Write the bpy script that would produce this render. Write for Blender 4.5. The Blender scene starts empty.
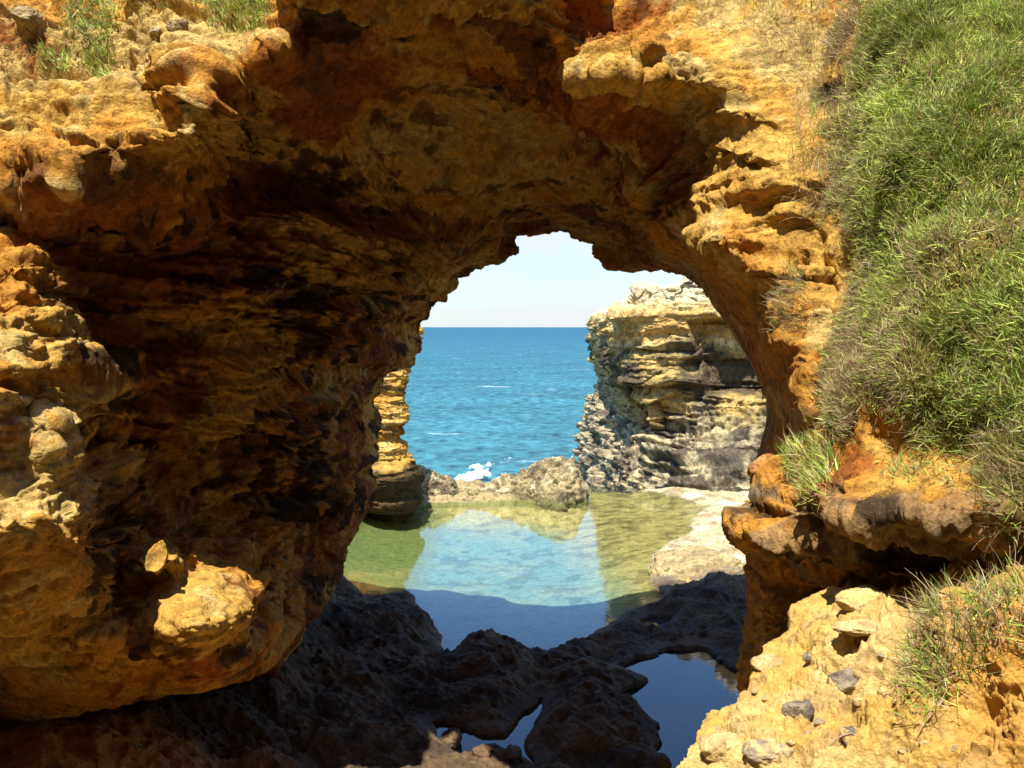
import bpy, math
import numpy as np

# ------------------------------------------------------------------ camera, sky, sun, exposure
sc = bpy.context.scene
COL = sc.collection
F = 1000.0                      # focal length in pixels of a 1024 px wide picture
HOR = 327.0                     # row of the horizon
CAMZ = 5.0
PITCH = math.atan((384.0 - HOR) / F)
cam_d = bpy.data.cameras.new("camera")
cam_d.sensor_width = 36.0
cam_d.lens = F / 1024.0 * 36.0
cam_d.clip_start = 0.05
cam_d.clip_end = 100000.0
cam = bpy.data.objects.new("camera", cam_d)
COL.objects.link(cam)
cam.location = (0, 0, CAMZ)
cam.rotation_euler = (math.radians(90) - PITCH, 0, 0)
sc.camera = cam

SUN_EL = math.radians(62.0)
SUN_AZ = math.radians(-19.0)    # from behind the camera, a little to the left (0 = straight behind)
SDIR = np.array([math.sin(SUN_AZ) * math.cos(SUN_EL), -math.cos(SUN_AZ) * math.cos(SUN_EL), math.sin(SUN_EL)])

world = bpy.data.worlds.new("World")
sc.world = world
world.use_nodes = True
nt = world.node_tree
for n in list(nt.nodes):
    nt.nodes.remove(n)
def wn(t, **kw):
    n = nt.nodes.new(t)
    for k, v in kw.items():
        setattr(n, k, v)
    return n
out = wn("ShaderNodeOutputWorld")
bg = wn("ShaderNodeBackground")
bg.inputs[1].default_value = 0.15
sky = wn("ShaderNodeTexSky", sky_type="NISHITA", sun_disc=False)
sky.sun_elevation = SUN_EL
sky.sun_rotation = math.atan2(SDIR[0], SDIR[1])
sky.air_density = 1.0
sky.dust_density = 0.3
sky.ozone_density = 1.6
tc = wn("ShaderNodeTexCoord")
sep = wn("ShaderNodeSeparateXYZ")
nt.links.new(tc.outputs["Generated"], sep.inputs[0])
mp = wn("ShaderNodeMapping")
mp.inputs["Scale"].default_value = (3.2, 3.2, 22.0)
mp.inputs["Location"].default_value = (0.35, 0.1, 0.2)
nt.links.new(tc.outputs["Generated"], mp.inputs[0])
cn = wn("ShaderNodeTexNoise")
cn.inputs["Scale"].default_value = 1.6
cn.inputs["Detail"].default_value = 7.0
cn.inputs["Roughness"].default_value = 0.55
nt.links.new(mp.outputs[0], cn.inputs["Vector"])
# low cloud thins out with height
mr = wn("ShaderNodeMapRange")
mr.inputs["From Min"].default_value = 0.0
mr.inputs["From Max"].default_value = 0.30
mr.inputs["To Min"].default_value = 0.21
mr.inputs["To Max"].default_value = -0.10
nt.links.new(sep.outputs["Z"], mr.inputs["Value"])
ad = wn("ShaderNodeMath", operation="ADD")
nt.links.new(cn.outputs["Fac"], ad.inputs[0])
nt.links.new(mr.outputs[0], ad.inputs[1])
ms = wn("ShaderNodeMapRange", interpolation_type="SMOOTHSTEP")
ms.inputs["From Min"].default_value = 0.46
ms.inputs["From Max"].default_value = 0.80
ms.inputs["To Max"].default_value = 0.92
nt.links.new(ad.outputs[0], ms.inputs["Value"])
mx = wn("ShaderNodeMix", data_type="RGBA")
nt.links.new(ms.outputs[0], mx.inputs["Factor"])
tint = wn("ShaderNodeVectorMath", operation="MULTIPLY")
nt.links.new(sky.outputs[0], tint.inputs[0])
tint.inputs[1].default_value = (0.60, 0.75, 0.92)
hz_ = wn("ShaderNodeMapRange")
hz_.inputs["From Min"].default_value = 0.02
hz_.inputs["From Max"].default_value = 0.40
hz_.inputs["To Min"].default_value = 0.66
hz_.inputs["To Max"].default_value = 1.35
nt.links.new(sep.outputs["Z"], hz_.inputs["Value"])
scl = wn("ShaderNodeVectorMath", operation="SCALE")
nt.links.new(tint.outputs[0], scl.inputs[0])
nt.links.new(hz_.outputs[0], scl.inputs["Scale"])
nt.links.new(scl.outputs[0], mx.inputs["A"])
mx.inputs["B"].default_value = (2.9, 3.0, 3.1, 1)
nt.links.new(mx.outputs["Result"], bg.inputs[0])
nt.links.new(bg.outputs[0], out.inputs[0])

sun_d = bpy.data.lights.new("sun", "SUN")
sun_d.energy = 5.0
sun_d.angle = math.radians(0.5)
sun_d.color = (1.0, 0.95, 0.86)
sun = bpy.data.objects.new("sun", sun_d)
COL.objects.link(sun)
from mathutils import Vector
sun.rotation_euler = Vector(SDIR).to_track_quat('Z', 'Y').to_euler()
sun.location = (-10, -20, 40)

sc.view_settings.view_transform = 'Standard'
sc.view_settings.look = 'None'
sc.view_settings.gamma = 1.0
sc.view_settings.exposure = 1.03
sc.view_settings.use_curve_mapping = False
sc.render.engine = 'CYCLES'
sc.cycles.max_bounces = 8
sc.cycles.diffuse_bounces = 4
sc.cycles.glossy_bounces = 3
sc.cycles.transparent_max_bounces = 12
sc.cycles.use_denoising = True

DET = 1.0                       # mesh fineness
# ------------------------------------------------------------------ numpy helpers
rng = np.random.default_rng(11)
TBL = rng.uniform(-1, 1, (64, 64, 64)).astype(np.float32)
TBL1 = TBL.ravel()
from concurrent.futures import ThreadPoolExecutor
POOL = ThreadPoolExecutor(4)
def chunked(fn):
    """run a per-point function in cache-sized pieces on all cores"""
    def g(p, *a, **k):
        p = np.asarray(p, np.float32)
        C = 16384
        if len(p) <= C:
            return fn(p, *a, **k)
        rs = list(POOL.map(lambda i: fn(p[i:i + C], *a, **k), range(0, len(p), C)))
        if isinstance(rs[0], tuple):
            return tuple(np.concatenate(z) for z in zip(*rs))
        return np.concatenate(rs)
    return g

def _vnoise(p, seed=0):
    p = np.asarray(p, np.float32) + np.float32(seed * 7.31)
    i = np.floor(p)
    f = p - i
    i = i.astype(np.int32)
    f = f * f * f * (f * (f * 6 - 15) + 10)
    x0 = (i[:, 0] & 63) << 12; x1 = ((i[:, 0] + 1) & 63) << 12
    y0 = (i[:, 1] & 63) << 6;  y1 = ((i[:, 1] + 1) & 63) << 6
    z0 = i[:, 2] & 63;         z1 = (i[:, 2] + 1) & 63
    fx, fy, fz = f[:, 0], f[:, 1], f[:, 2]
    def l(a, b, t): return a + (b - a) * t
    c0 = l(l(TBL1[x0 | y0 | z0], TBL1[x1 | y0 | z0], fx), l(TBL1[x0 | y1 | z0], TBL1[x1 | y1 | z0], fx), fy)
    c1 = l(l(TBL1[x0 | y0 | z1], TBL1[x1 | y0 | z1], fx), l(TBL1[x0 | y1 | z1], TBL1[x1 | y1 | z1], fx), fy)
    return l(c0, c1, fz)

vnoise = _vnoise
ROT = np.array([[0.8, 0.6, 0.0], [-0.48, 0.64, 0.6], [0.36, -0.48, 0.8]], np.float32)

@chunked
def fbm(p, octv=4, seed=0, gain=0.5, rot=True):
    p = np.asarray(p, np.float32)
    a, s, tot = 1.0, 0, 0.0
    for o in range(octv):
        s = s + a * vnoise(p, seed + o * 3)
        tot += a
        a *= gain
        p = (p @ ROT.T if rot else p) * 2.03
    return s / tot * 1.6

@chunked
def ridged(p, octv=4, seed=0, gain=0.5):
    p = np.asarray(p, np.float32)
    a, s, tot = 1.0, 0, 0.0
    for o in range(octv):
        s = s + a * (1 - 2 * np.abs(vnoise(p, seed + o * 3)))
        tot += a
        a *= gain
        p = (p @ ROT.T) * 2.03
    return s / tot

@chunked
def cells(p, seed=0):
    """random-point cells: distance to nearest, to second nearest, random value of the nearest"""
    p = np.asarray(p, np.float32) + np.float32(seed * 5.17)
    i = np.floor(p).astype(np.int32)
    N = len(p)
    f1 = np.full(N, 9.0, np.float32); f2 = np.full(N, 9.0, np.float32); idv = np.zeros(N, np.float32)
    for dx in (-1, 0, 1):
        for dy in (-1, 0, 1):
            for dz in (-1, 0, 1):
                cx, cy, cz = i[:, 0] + dx, i[:, 1] + dy, i[:, 2] + dz
                h = ((cx & 63) << 12) | ((cy & 63) << 6) | (cz & 63)
                h2 = (((cx + 17) & 63) << 12) | (((cy + 31) & 63) << 6) | ((cz + 5) & 63)
                h3 = (((cx + 43) & 63) << 12) | (((cy + 11) & 63) << 6) | ((cz + 29) & 63)
                d = (cx + 0.5 + 0.42 * TBL1[h] - p[:, 0]) ** 2 + (cy + 0.5 + 0.42 * TBL1[h2] - p[:, 1]) ** 2 + (cz + 0.5 + 0.42 * TBL1[h3] - p[:, 2]) ** 2
                near = d < f1
                f2 = np.where(near, f1, np.minimum(f2, d))
                idv = np.where(near, TBL1[(h ^ 12345) & 262143], idv)
                f1 = np.where(near, d, f1)
    return np.sqrt(f1), np.sqrt(f2), idv

def sstep(a, b, x):
    t = np.clip((x - a) / (b - a), 0, 1)
    return t * t * (3 - 2 * t)

def mix(a, b, t):
    a = np.asarray(a, np.float32); b = np.asarray(b, np.float32)
    return a + (b - a) * np.asarray(t)[..., None]

def pix(px, py, Y):
    """the point at distance Y (metres ahead) seen at picture position px, py"""
    px = np.asarray(px, float); py = np.asarray(py, float); Y = np.asarray(Y, float)
    X = (px - 512) / F; U = (384 - py) / F
    yy = math.cos(PITCH) + U * math.sin(PITCH)
    zz = -math.sin(PITCH) + U * math.cos(PITCH)
    s = Y / yy
    return np.stack([X * s, Y + 0 * s, CAMZ + zz * s], -1)

def ground(px, py, z=0.0):
    px = np.asarray(px, float); py = np.asarray(py, float)
    X = (px - 512) / F; U = (384 - py) / F
    yy = math.cos(PITCH) + U * math.sin(PITCH)
    zz = -math.sin(PITCH) + U * math.cos(PITCH)
    s = (z - CAMZ) / zz
    return np.stack([X * s, yy * s, 0 * s + z], -1)

def unpix(P):
    """picture position of points"""
    dx, dy, dz = P[..., 0], P[..., 1], P[..., 2] - CAMZ
    f = dy * math.cos(PITCH) - dz * math.sin(PITCH)
    u = dy * math.sin(PITCH) + dz * math.cos(PITCH)
    f = np.maximum(f, 0.05)
    return 512 + F * dx / f, 384 - F * u / f

class TPS:
    def __init__(self, pts, lam=0.0):
        p = np.array(pts, float)
        self.s = 300.0
        self.x = p[:, :2] / self.s
        n = len(p)
        K = self._k(self.x, self.x) + lam * np.eye(n)
        A = np.zeros((n + 3, n + 3))
        A[:n, :n] = K
        A[:n, n] = 1; A[:n, n + 1:] = self.x
        A[n, :n] = 1; A[n + 1:, :n] = self.x.T
        self.w = np.linalg.solve(A, np.concatenate([p[:, 2], [0, 0, 0]]))
    @staticmethod
    def _k(a, b):
        d = ((a[:, None, :] - b[None]) ** 2).sum(-1)
        return 0.5 * d * np.log(d + 1e-12)
    def __call__(self, px, py):
        q = np.stack([np.ravel(px), np.ravel(py)], -1) / self.s
        o = np.empty(len(q))
        n = len(self.x)
        def ev(i):
            c = q[i:i + 4096]
            o[i:i + 4096] = self._k(c, self.x) @ self.w[:n] + self.w[n] + c @ self.w[n + 1:]
        list(POOL.map(ev, range(0, len(q), 4096)))
        return o.reshape(np.shape(px))

def resample(pl, n, smooth=0):
    pl = np.array(pl, float)
    s = np.concatenate([[0], np.cumsum(np.linalg.norm(np.diff(pl[:, :2], axis=0), axis=1))])
    t = np.linspace(0, s[-1], n)
    r = np.stack([np.interp(t, s, pl[:, k]) for k in range(pl.shape[1])], -1)
    return r, t, s

def polyline_sd(P, poly):
    P = np.asarray(P, float)
    C = 16384
    if len(P) > C:
        return np.concatenate(list(POOL.map(lambda i: polyline_sd(P[i:i + C], poly), range(0, len(P), C))))
    """signed distance of 2-D points to a closed polygon, negative inside"""
    d = np.full(len(P), 1e9); ins = np.zeros(len(P), bool)
    n = len(poly)
    for i in range(n):
        a, b = poly[i], poly[(i + 1) % n]
        e = b - a
        w = P - a
        t = np.clip((w @ e) / max(e @ e, 1e-12), 0, 1)
        q = w - t[:, None] * e
        d = np.minimum(d, (q ** 2).sum(1))
        c = ((a[1] <= P[:, 1]) & (b[1] > P[:, 1])) | ((b[1] <= P[:, 1]) & (a[1] > P[:, 1]))
        if abs(e[1]) > 1e-12:
            xi = a[0] + (P[:, 1] - a[1]) / e[1] * e[0]
            ins ^= c & (P[:, 0] < xi)
    d = np.sqrt(d)
    return np.where(ins, -d, d)

def in_poly(px, py, poly, soft=12.0):
    P = np.stack([np.ravel(px), np.ravel(py)], -1)
    poly = np.array(poly, float)
    lo, hi = poly.min(0) - soft, poly.max(0) + soft
    k = ((P > lo) & (P < hi)).all(1)
    o = np.zeros(len(P))
    o[k] = sstep(soft, -soft, polyline_sd(P[k], poly))
    return o.reshape(np.shape(px))

# ------------------------------------------------------------------ mesh helpers
def mesh(name, V, Q, mat, col=None, parent=None, smooth=True):
    me = bpy.data.meshes.new(name)
    V = np.ascontiguousarray(V, np.float32); Q = np.ascontiguousarray(Q, np.int32)
    k = Q.shape[1]
    me.vertices.add(len(V)); me.vertices.foreach_set("co", V.ravel())
    me.loops.add(Q.size); me.loops.foreach_set("vertex_index", Q.ravel())
    me.polygons.add(len(Q)); me.polygons.foreach_set("loop_start", np.arange(0, Q.size, k, dtype=np.int32))
    if smooth:
        me.polygons.foreach_set("use_smooth", np.ones(len(Q), bool))
    if col is not None:
        a = me.color_attributes.new("tint", 'FLOAT_COLOR', 'POINT')
        c = np.ones((len(V), 4), np.float32); c[:, :3] = col
        a.data.foreach_set("color", c.ravel())
    me.materials.append(mat)
    me.update()
    o = bpy.data.objects.new(name, me)
    COL.objects.link(o)
    if parent is not None:
        o.parent = parent
        o.matrix_parent_inverse = parent.matrix_world.inverted() if False else o.matrix_parent_inverse
    return o

def grid_quads(nr, nc, wrap_r=False, wrap_c=False):
    r = np.arange(nr if wrap_r else nr - 1); c = np.arange(nc if wrap_c else nc - 1)
    R, C = np.meshgrid(r, c, indexing="ij")
    R2, C2 = (R + 1) % nr, (C + 1) % nc
    return np.stack([R * nc + C, R2 * nc + C, R2 * nc + C2, R * nc + C2], -1).reshape(-1, 4)

def sub(V, Q, keep, col):
    q = Q[keep]
    u, inv = np.unique(q, return_inverse=True)
    return V[u], inv.reshape(q.shape), col[u]

def tag(o, label=None, cat=None, group=None, kind=None):
    if label: o["label"] = label
    if cat: o["category"] = cat
    if group: o["group"] = group
    if kind: o["kind"] = kind
    return o

def empty(name, label, cat, loc=(0, 0, 0), group=None):
    o = bpy.data.objects.new(name, None)
    o.empty_display_size = 0.2
    COL.objects.link(o)
    o.location = loc
    return tag(o, label, cat, group)

def grid_normals(V, wrap_r=False):
    if wrap_r:
        dr = np.roll(V, -1, 0) - np.roll(V, 1, 0)
    else:
        dr = np.gradient(V, axis=0)
    dc = np.gradient(V, axis=1)
    n = np.cross(dr, dc)
    return n / (np.linalg.norm(n, axis=-1, keepdims=True) + 1e-9)

# ------------------------------------------------------------------ materials
def new_mat(name):
    m = bpy.data.materials.new(name)
    m.use_nodes = True
    t = m.node_tree
    b = t.nodes["Principled BSDF"]
    return m, t, b

def node(t, typ, ins=None, **kw):
    n = t.nodes.new(typ)
    for k, v in kw.items():
        setattr(n, k, v)
    for k, v in (ins or {}).items():
        if hasattr(v, "is_linked"):
            t.links.new(v, n.inputs[k])
        else:
            n.inputs[k].default_value = v
    return n

def rock_material(name, scale=1.0, bump=0.6, rough=0.92, contrast=0.35, spec=0.12, mottle=0.8):
    m, t, b = new_mat(name)
    at = node(t, "ShaderNodeAttribute", attribute_name="tint")
    geo = node(t, "ShaderNodeNewGeometry")
    pos = geo.outputs["Position"]
    n1 = node(t, "ShaderNodeTexNoise", {"Vector": pos, "Scale": 9.0 / scale, "Detail": 8.0, "Roughness": 0.65})
    n2 = node(t, "ShaderNodeTexNoise", {"Vector": pos, "Scale": 38.0 / scale, "Detail": 5.0, "Roughness": 0.7})
    vo = node(t, "ShaderNodeTexVoronoi", {"Vector": pos, "Scale": 16.0 / scale})
    r1 = node(t, "ShaderNodeMapRange", {"Value": n1.outputs["Fac"], "From Min": 0.36, "From Max": 0.64, "To Min": 1 - contrast, "To Max": 1 + contrast * 0.8})
    r2 = node(t, "ShaderNodeMapRange", {"Value": n2.outputs["Fac"], "From Min": 0.3, "From Max": 0.7, "To Min": 1 - contrast * 0.7, "To Max": 1 + contrast * 0.5})
    mm = node(t, "ShaderNodeMath", {0: r1.outputs[0], 1: r2.outputs[0]}, operation="MULTIPLY")
    sc_ = node(t, "ShaderNodeVectorMath", {0: at.outputs["Color"], "Scale": mm.outputs[0]}, operation="SCALE")
    # blotches of dark weathering, pale crust and soil-filled pores
    nb1 = node(t, "ShaderNodeTexNoise", {"Vector": pos, "Scale": 4.5 / scale, "Detail": 9.0, "Roughness": 0.68})
    f1 = node(t, "ShaderNodeMapRange", {"Value": nb1.outputs["Fac"], "From Min": 0.56, "From Max": 0.66, "To Max": mottle})
    dk = node(t, "ShaderNodeVectorMath", {0: sc_.outputs[0], 1: (0.22, 0.18, 0.16)}, operation="MULTIPLY")
    m1 = node(t, "ShaderNodeMix", {"Factor": f1.outputs[0], "A": sc_.outputs[0], "B": dk.outputs[0]}, data_type="RGBA")
    off = node(t, "ShaderNodeMapping", {"Vector": pos, "Location": (7.3, 2.1, 5.5)})
    nb2 = node(t, "ShaderNodeTexNoise", {"Vector": off.outputs[0], "Scale": 6.0 / scale, "Detail": 9.0, "Roughness": 0.68})
    f2 = node(t, "ShaderNodeMapRange", {"Value": nb2.outputs["Fac"], "From Min": 0.56, "From Max": 0.68, "To Max": mottle * 0.75})
    lt = node(t, "ShaderNodeVectorMath", {0: m1.outputs["Result"], 1: (1.45, 1.6, 1.9)}, operation="MULTIPLY")
    m2 = node(t, "ShaderNodeMix", {"Factor": f2.outputs[0], "A": m1.outputs["Result"], "B": lt.outputs[0]}, data_type="RGBA")
    vp = node(t, "ShaderNodeTexVoronoi", {"Vector": pos, "Scale": 13.0 / scale})
    fp_ = node(t, "ShaderNodeMapRange", {"Value": vp.outputs["Distance"], "From Min": 0.10, "From Max": 0.24, "To Min": 0.75 * mottle, "To Max": 0.0})
    dk2 = node(t, "ShaderNodeVectorMath", {0: m2.outputs["Result"], 1: (0.2, 0.16, 0.14)}, operation="MULTIPLY")
    m3 = node(t, "ShaderNodeMix", {"Factor": fp_.outputs[0], "A": m2.outputs["Result"], "B": dk2.outputs[0]}, data_type="RGBA")
    t.links.new(m3.outputs["Result"], b.inputs["Base Color"])
    b.inputs["Roughness"].default_value = rough
    b.inputs["Specular IOR Level"].default_value = spec
    pit = node(t, "ShaderNodeMapRange", {"Value": vo.outputs["Distance"], "From Min": 0.0, "From Max": 0.35})
    h1 = node(t, "ShaderNodeMath", {0: n1.outputs["Fac"], 1: 1.4}, operation="MULTIPLY")
    h2 = node(t, "ShaderNodeMath", {0: n2.outputs["Fac"], 1: 0.5, 2: h1.outputs[0]}, operation="MULTIPLY_ADD")
    h3 = node(t, "ShaderNodeMath", {0: pit.outputs[0], 1: 0.22, 2: h2.outputs[0]}, operation="MULTIPLY_ADD")
    bp = node(t, "ShaderNodeBump", {"Height": h3.outputs[0], "Strength": bump, "Distance": 0.05 * scale})
    t.links.new(bp.outputs[0], b.inputs["Normal"])
    return m

M_ROCK = rock_material("orange_limestone", 0.8, 1.0, contrast=0.40, mottle=0.62)
M_SAND = rock_material("sandy_limestone", 0.5, 0.9, contrast=0.24, mottle=0.35)
M_CLIFF = rock_material("cliff_limestone", 1.8, 0.9, contrast=0.45)
M_FLOOR = rock_material("shelf_rock", 0.9, 0.9, rough=0.8, contrast=0.3, spec=0.25)

def plant_material(name, rough=0.6):
    m, t, b = new_mat(name)
    at = node(t, "ShaderNodeAttribute", attribute_name="tint")
    geo = node(t, "ShaderNodeNewGeometry")
    n1 = node(t, "ShaderNodeTexNoise", {"Vector": geo.outputs["Position"], "Scale": 30.0, "Detail": 2.0})
    r1 = node(t, "ShaderNodeMapRange", {"Value": n1.outputs["Fac"], "From Min": 0.36, "From Max": 0.64, "To Min": 0.8, "To Max": 1.2})
    s = node(t, "ShaderNodeVectorMath", {0: at.outputs["Color"], "Scale": r1.outputs[0]}, operation="SCALE")
    t.links.new(s.outputs[0], b.inputs["Base Color"])
    b.inputs["Roughness"].default_value = rough
    b.inputs["Specular IOR Level"].default_value = 0.25
    tr = node(t, "ShaderNodeBsdfTranslucent", {"Color": s.outputs[0]})
    mxs = node(t, "ShaderNodeMixShader", {0: 0.22, 1: b.outputs[0], 2: tr.outputs[0]})
    t.links.new(mxs.outputs[0], t.nodes["Material Output"].inputs["Surface"])
    return m
M_GRASS = plant_material("green_blades")
M_DRY = plant_material("dry_stems", 0.8)

def water_material(name, tint, ripple, rscale, spread=1.0):
    m, t, b = new_mat(name)
    t.nodes.remove(b)
    geo = node(t, "ShaderNodeNewGeometry")
    mpn = node(t, "ShaderNodeMapping", {"Vector": geo.outputs["Position"], "Scale": (1.0, 1.6, 1.0)})
    n1 = node(t, "ShaderNodeTexNoise", {"Vector": mpn.outputs[0], "Scale": rscale, "Detail": 4.0, "Roughness": 0.5})
    bp = node(t, "ShaderNodeBump", {"Height": n1.outputs["Fac"], "Strength": ripple, "Distance": 0.02})
    fr = node(t, "ShaderNodeFresnel", {"IOR": 1.38, "Normal": bp.outputs[0]})
    gl = node(t, "ShaderNodeBsdfGlossy", {"Color": (1, 1, 1, 1), "Roughness": 0.02, "Normal": bp.outputs[0]})
    tp = node(t, "ShaderNodeBsdfTransparent", {"Color": tint})
    ms_ = node(t, "ShaderNodeMixShader", {0: fr.outputs[0], 1: tp.outputs[0], 2: gl.outputs[0]})
    t.links.new(ms_.outputs[0], t.nodes["Material Output"].inputs["Surface"])
    return m
M_POOL = water_material("clear_pool_water", (0.88, 0.955, 0.95, 1), 0.07, 4.0)
M_PUDDLE = water_material("puddle_water", (0.75, 0.80, 0.78, 1), 0.04, 4.0)

# ------------------------------------------------------------------ rock shaping
ORANGE = np.array([0.52, 0.235, 0.036]); GOLD = np.array([0.58, 0.335, 0.068]); CREAM = np.array([0.58, 0.41, 0.14])
RUST = np.array([0.30, 0.085, 0.014]); BROWN = np.array([0.15, 0.063, 0.016]); STAIN = np.array([0.030, 0.020, 0.011])

def terr(x, n, w=0.3):
    """noise cut into steps: flat treads and sharp risers"""
    y = x * n
    k = np.floor(y)
    return (k + sstep(1 - w, 1, y - k)) / n

@chunked
def rock_disp(P, big=0.16, block=0.14, fine=0.05, pit=0.04, tilt=(0.03, 0.04), strata=1.0, step=0.30):
    """outward displacement in metres: masses, stepped bedded blocks with cracks, crumbs, pits.
    A fourth column of P is the mesh spacing there; detail finer than the mesh is left out."""
    P = np.asarray(P, np.float32)
    h = P[:, 3] if P.shape[1] > 3 else np.full(len(P), 0.012, np.float32)
    P = P[:, :3]
    def att(lam): return sstep(lam * 0.40, lam * 0.14, h)
    w = fbm(P * 0.5, 3, 5)[:, None] * np.array([[0.5, 0.5, 0.09]], np.float32) + fbm(P * 3.0, 3, 6)[:, None] * np.array([[0.06, 0.06, 0.035]], np.float32)
    W = P + w
    zt = W[:, 2] + tilt[0] * P[:, 0] + tilt[1] * P[:, 1]
    d = big * fbm(P * np.array([0.5, 0.5, 0.8], np.float32), 3, 1)
    T = fbm(np.stack([W[:, 0] * 0.5, W[:, 1] * 0.5, zt * 2.2], -1), 4, 16, 0.45, False)
    d = d + step * terr(T, 4.0, 0.22) * att(0.3)
    T2 = fbm(np.stack([W[:, 0] * 1.5, W[:, 1] * 1.5, zt * 5.5], -1), 3, 18, 0.5, False)
    d = d + step * 0.38 * terr(T2, 3.0, 0.25) * att(0.12)
    B = np.stack([W[:, 0] * 0.9, W[:, 1] * 0.9, zt * 2.3], -1)
    f1, f2, idv = cells(B, 2)
    crack = sstep(0.0, 0.10, f2 - f1)
    d = d + block * (0.6 * idv * sstep(0.0, 0.07, f2 - f1) + 0.35 * (crack - 1)) * att(0.25)
    B2 = np.stack([W[:, 0] * 3.0, W[:, 1] * 3.0, zt * 6.5], -1)
    f1, f2, idv = cells(B2, 4)
    d = d + block * 0.25 * (idv * sstep(0.0, 0.12, f2 - f1) + 0.6 * (sstep(0, 0.12, f2 - f1) - 1)) * att(0.12)
    bed = vnoise(np.stack([W[:, 0] * 0.25, W[:, 1] * 0.25, zt * 4.0], -1), 9)
    bed2 = vnoise(np.stack([W[:, 0] * 0.6, W[:, 1] * 0.6, zt * 11.0], -1), 10)
    mod = np.clip(0.8 + 0.7 * fbm(P * 0.6, 2, 14), 0, 1.3)
    d = d + strata * (0.07 * np.tanh(bed * 6) * att(0.25) + 0.035 * np.tanh(bed2 * 5) * att(0.1)) * mod
    rgh = np.clip(0.8 + 0.8 * fbm(P * 0.8, 2, 15), 0.25, 1.6)
    d = d + fine * rgh * (1.3 * fbm(P * 2.6, 3, 20, 0.6) * att(0.2) + 0.75 * ridged(P * 6.0, 3, 23, 0.6) * att(0.1) + 0.30 * fbm(P * 22.0, 3, 26, 0.6) * att(0.035))
    pm = sstep(-0.1, 0.5, fbm(P * 0.9, 2, 30))
    f1, _, _ = cells(P * np.array([7.0, 7.0, 8.5], np.float32), 31)
    d = d - pit * pm * sstep(0.42, 0.12, f1) * att(0.08)
    f1, _, _ = cells(P * np.array([17.0, 17.0, 20], np.float32), 32)
    d = d - pit * 0.4 * sstep(0.38, 0.12, f1) * att(0.035)
    return d, crack

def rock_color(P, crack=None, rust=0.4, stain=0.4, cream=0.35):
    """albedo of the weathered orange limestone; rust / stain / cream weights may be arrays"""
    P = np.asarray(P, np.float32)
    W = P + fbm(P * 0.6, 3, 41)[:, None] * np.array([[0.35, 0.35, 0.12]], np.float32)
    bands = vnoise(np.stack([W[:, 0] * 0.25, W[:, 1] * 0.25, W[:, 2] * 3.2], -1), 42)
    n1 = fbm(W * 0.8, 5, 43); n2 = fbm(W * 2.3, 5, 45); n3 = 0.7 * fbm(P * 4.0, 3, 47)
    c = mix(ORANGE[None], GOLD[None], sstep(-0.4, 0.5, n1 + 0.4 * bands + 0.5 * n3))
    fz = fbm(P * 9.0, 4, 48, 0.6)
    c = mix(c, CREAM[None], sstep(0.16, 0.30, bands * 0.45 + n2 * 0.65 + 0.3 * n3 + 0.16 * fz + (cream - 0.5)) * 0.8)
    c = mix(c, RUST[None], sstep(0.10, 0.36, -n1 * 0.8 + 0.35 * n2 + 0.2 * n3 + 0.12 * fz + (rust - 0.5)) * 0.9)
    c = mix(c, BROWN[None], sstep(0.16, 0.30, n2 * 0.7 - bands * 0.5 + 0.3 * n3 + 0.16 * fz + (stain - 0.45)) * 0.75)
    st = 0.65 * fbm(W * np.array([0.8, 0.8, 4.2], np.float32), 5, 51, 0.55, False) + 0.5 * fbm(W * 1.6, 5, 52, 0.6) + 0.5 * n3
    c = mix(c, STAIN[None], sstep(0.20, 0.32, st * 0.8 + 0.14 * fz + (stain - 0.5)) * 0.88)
    if crack is not None:
        c = mix(c, BROWN[None] * 0.6, (1 - crack) * 0.35)
    return np.clip(c, 0.01, 0.9)

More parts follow.
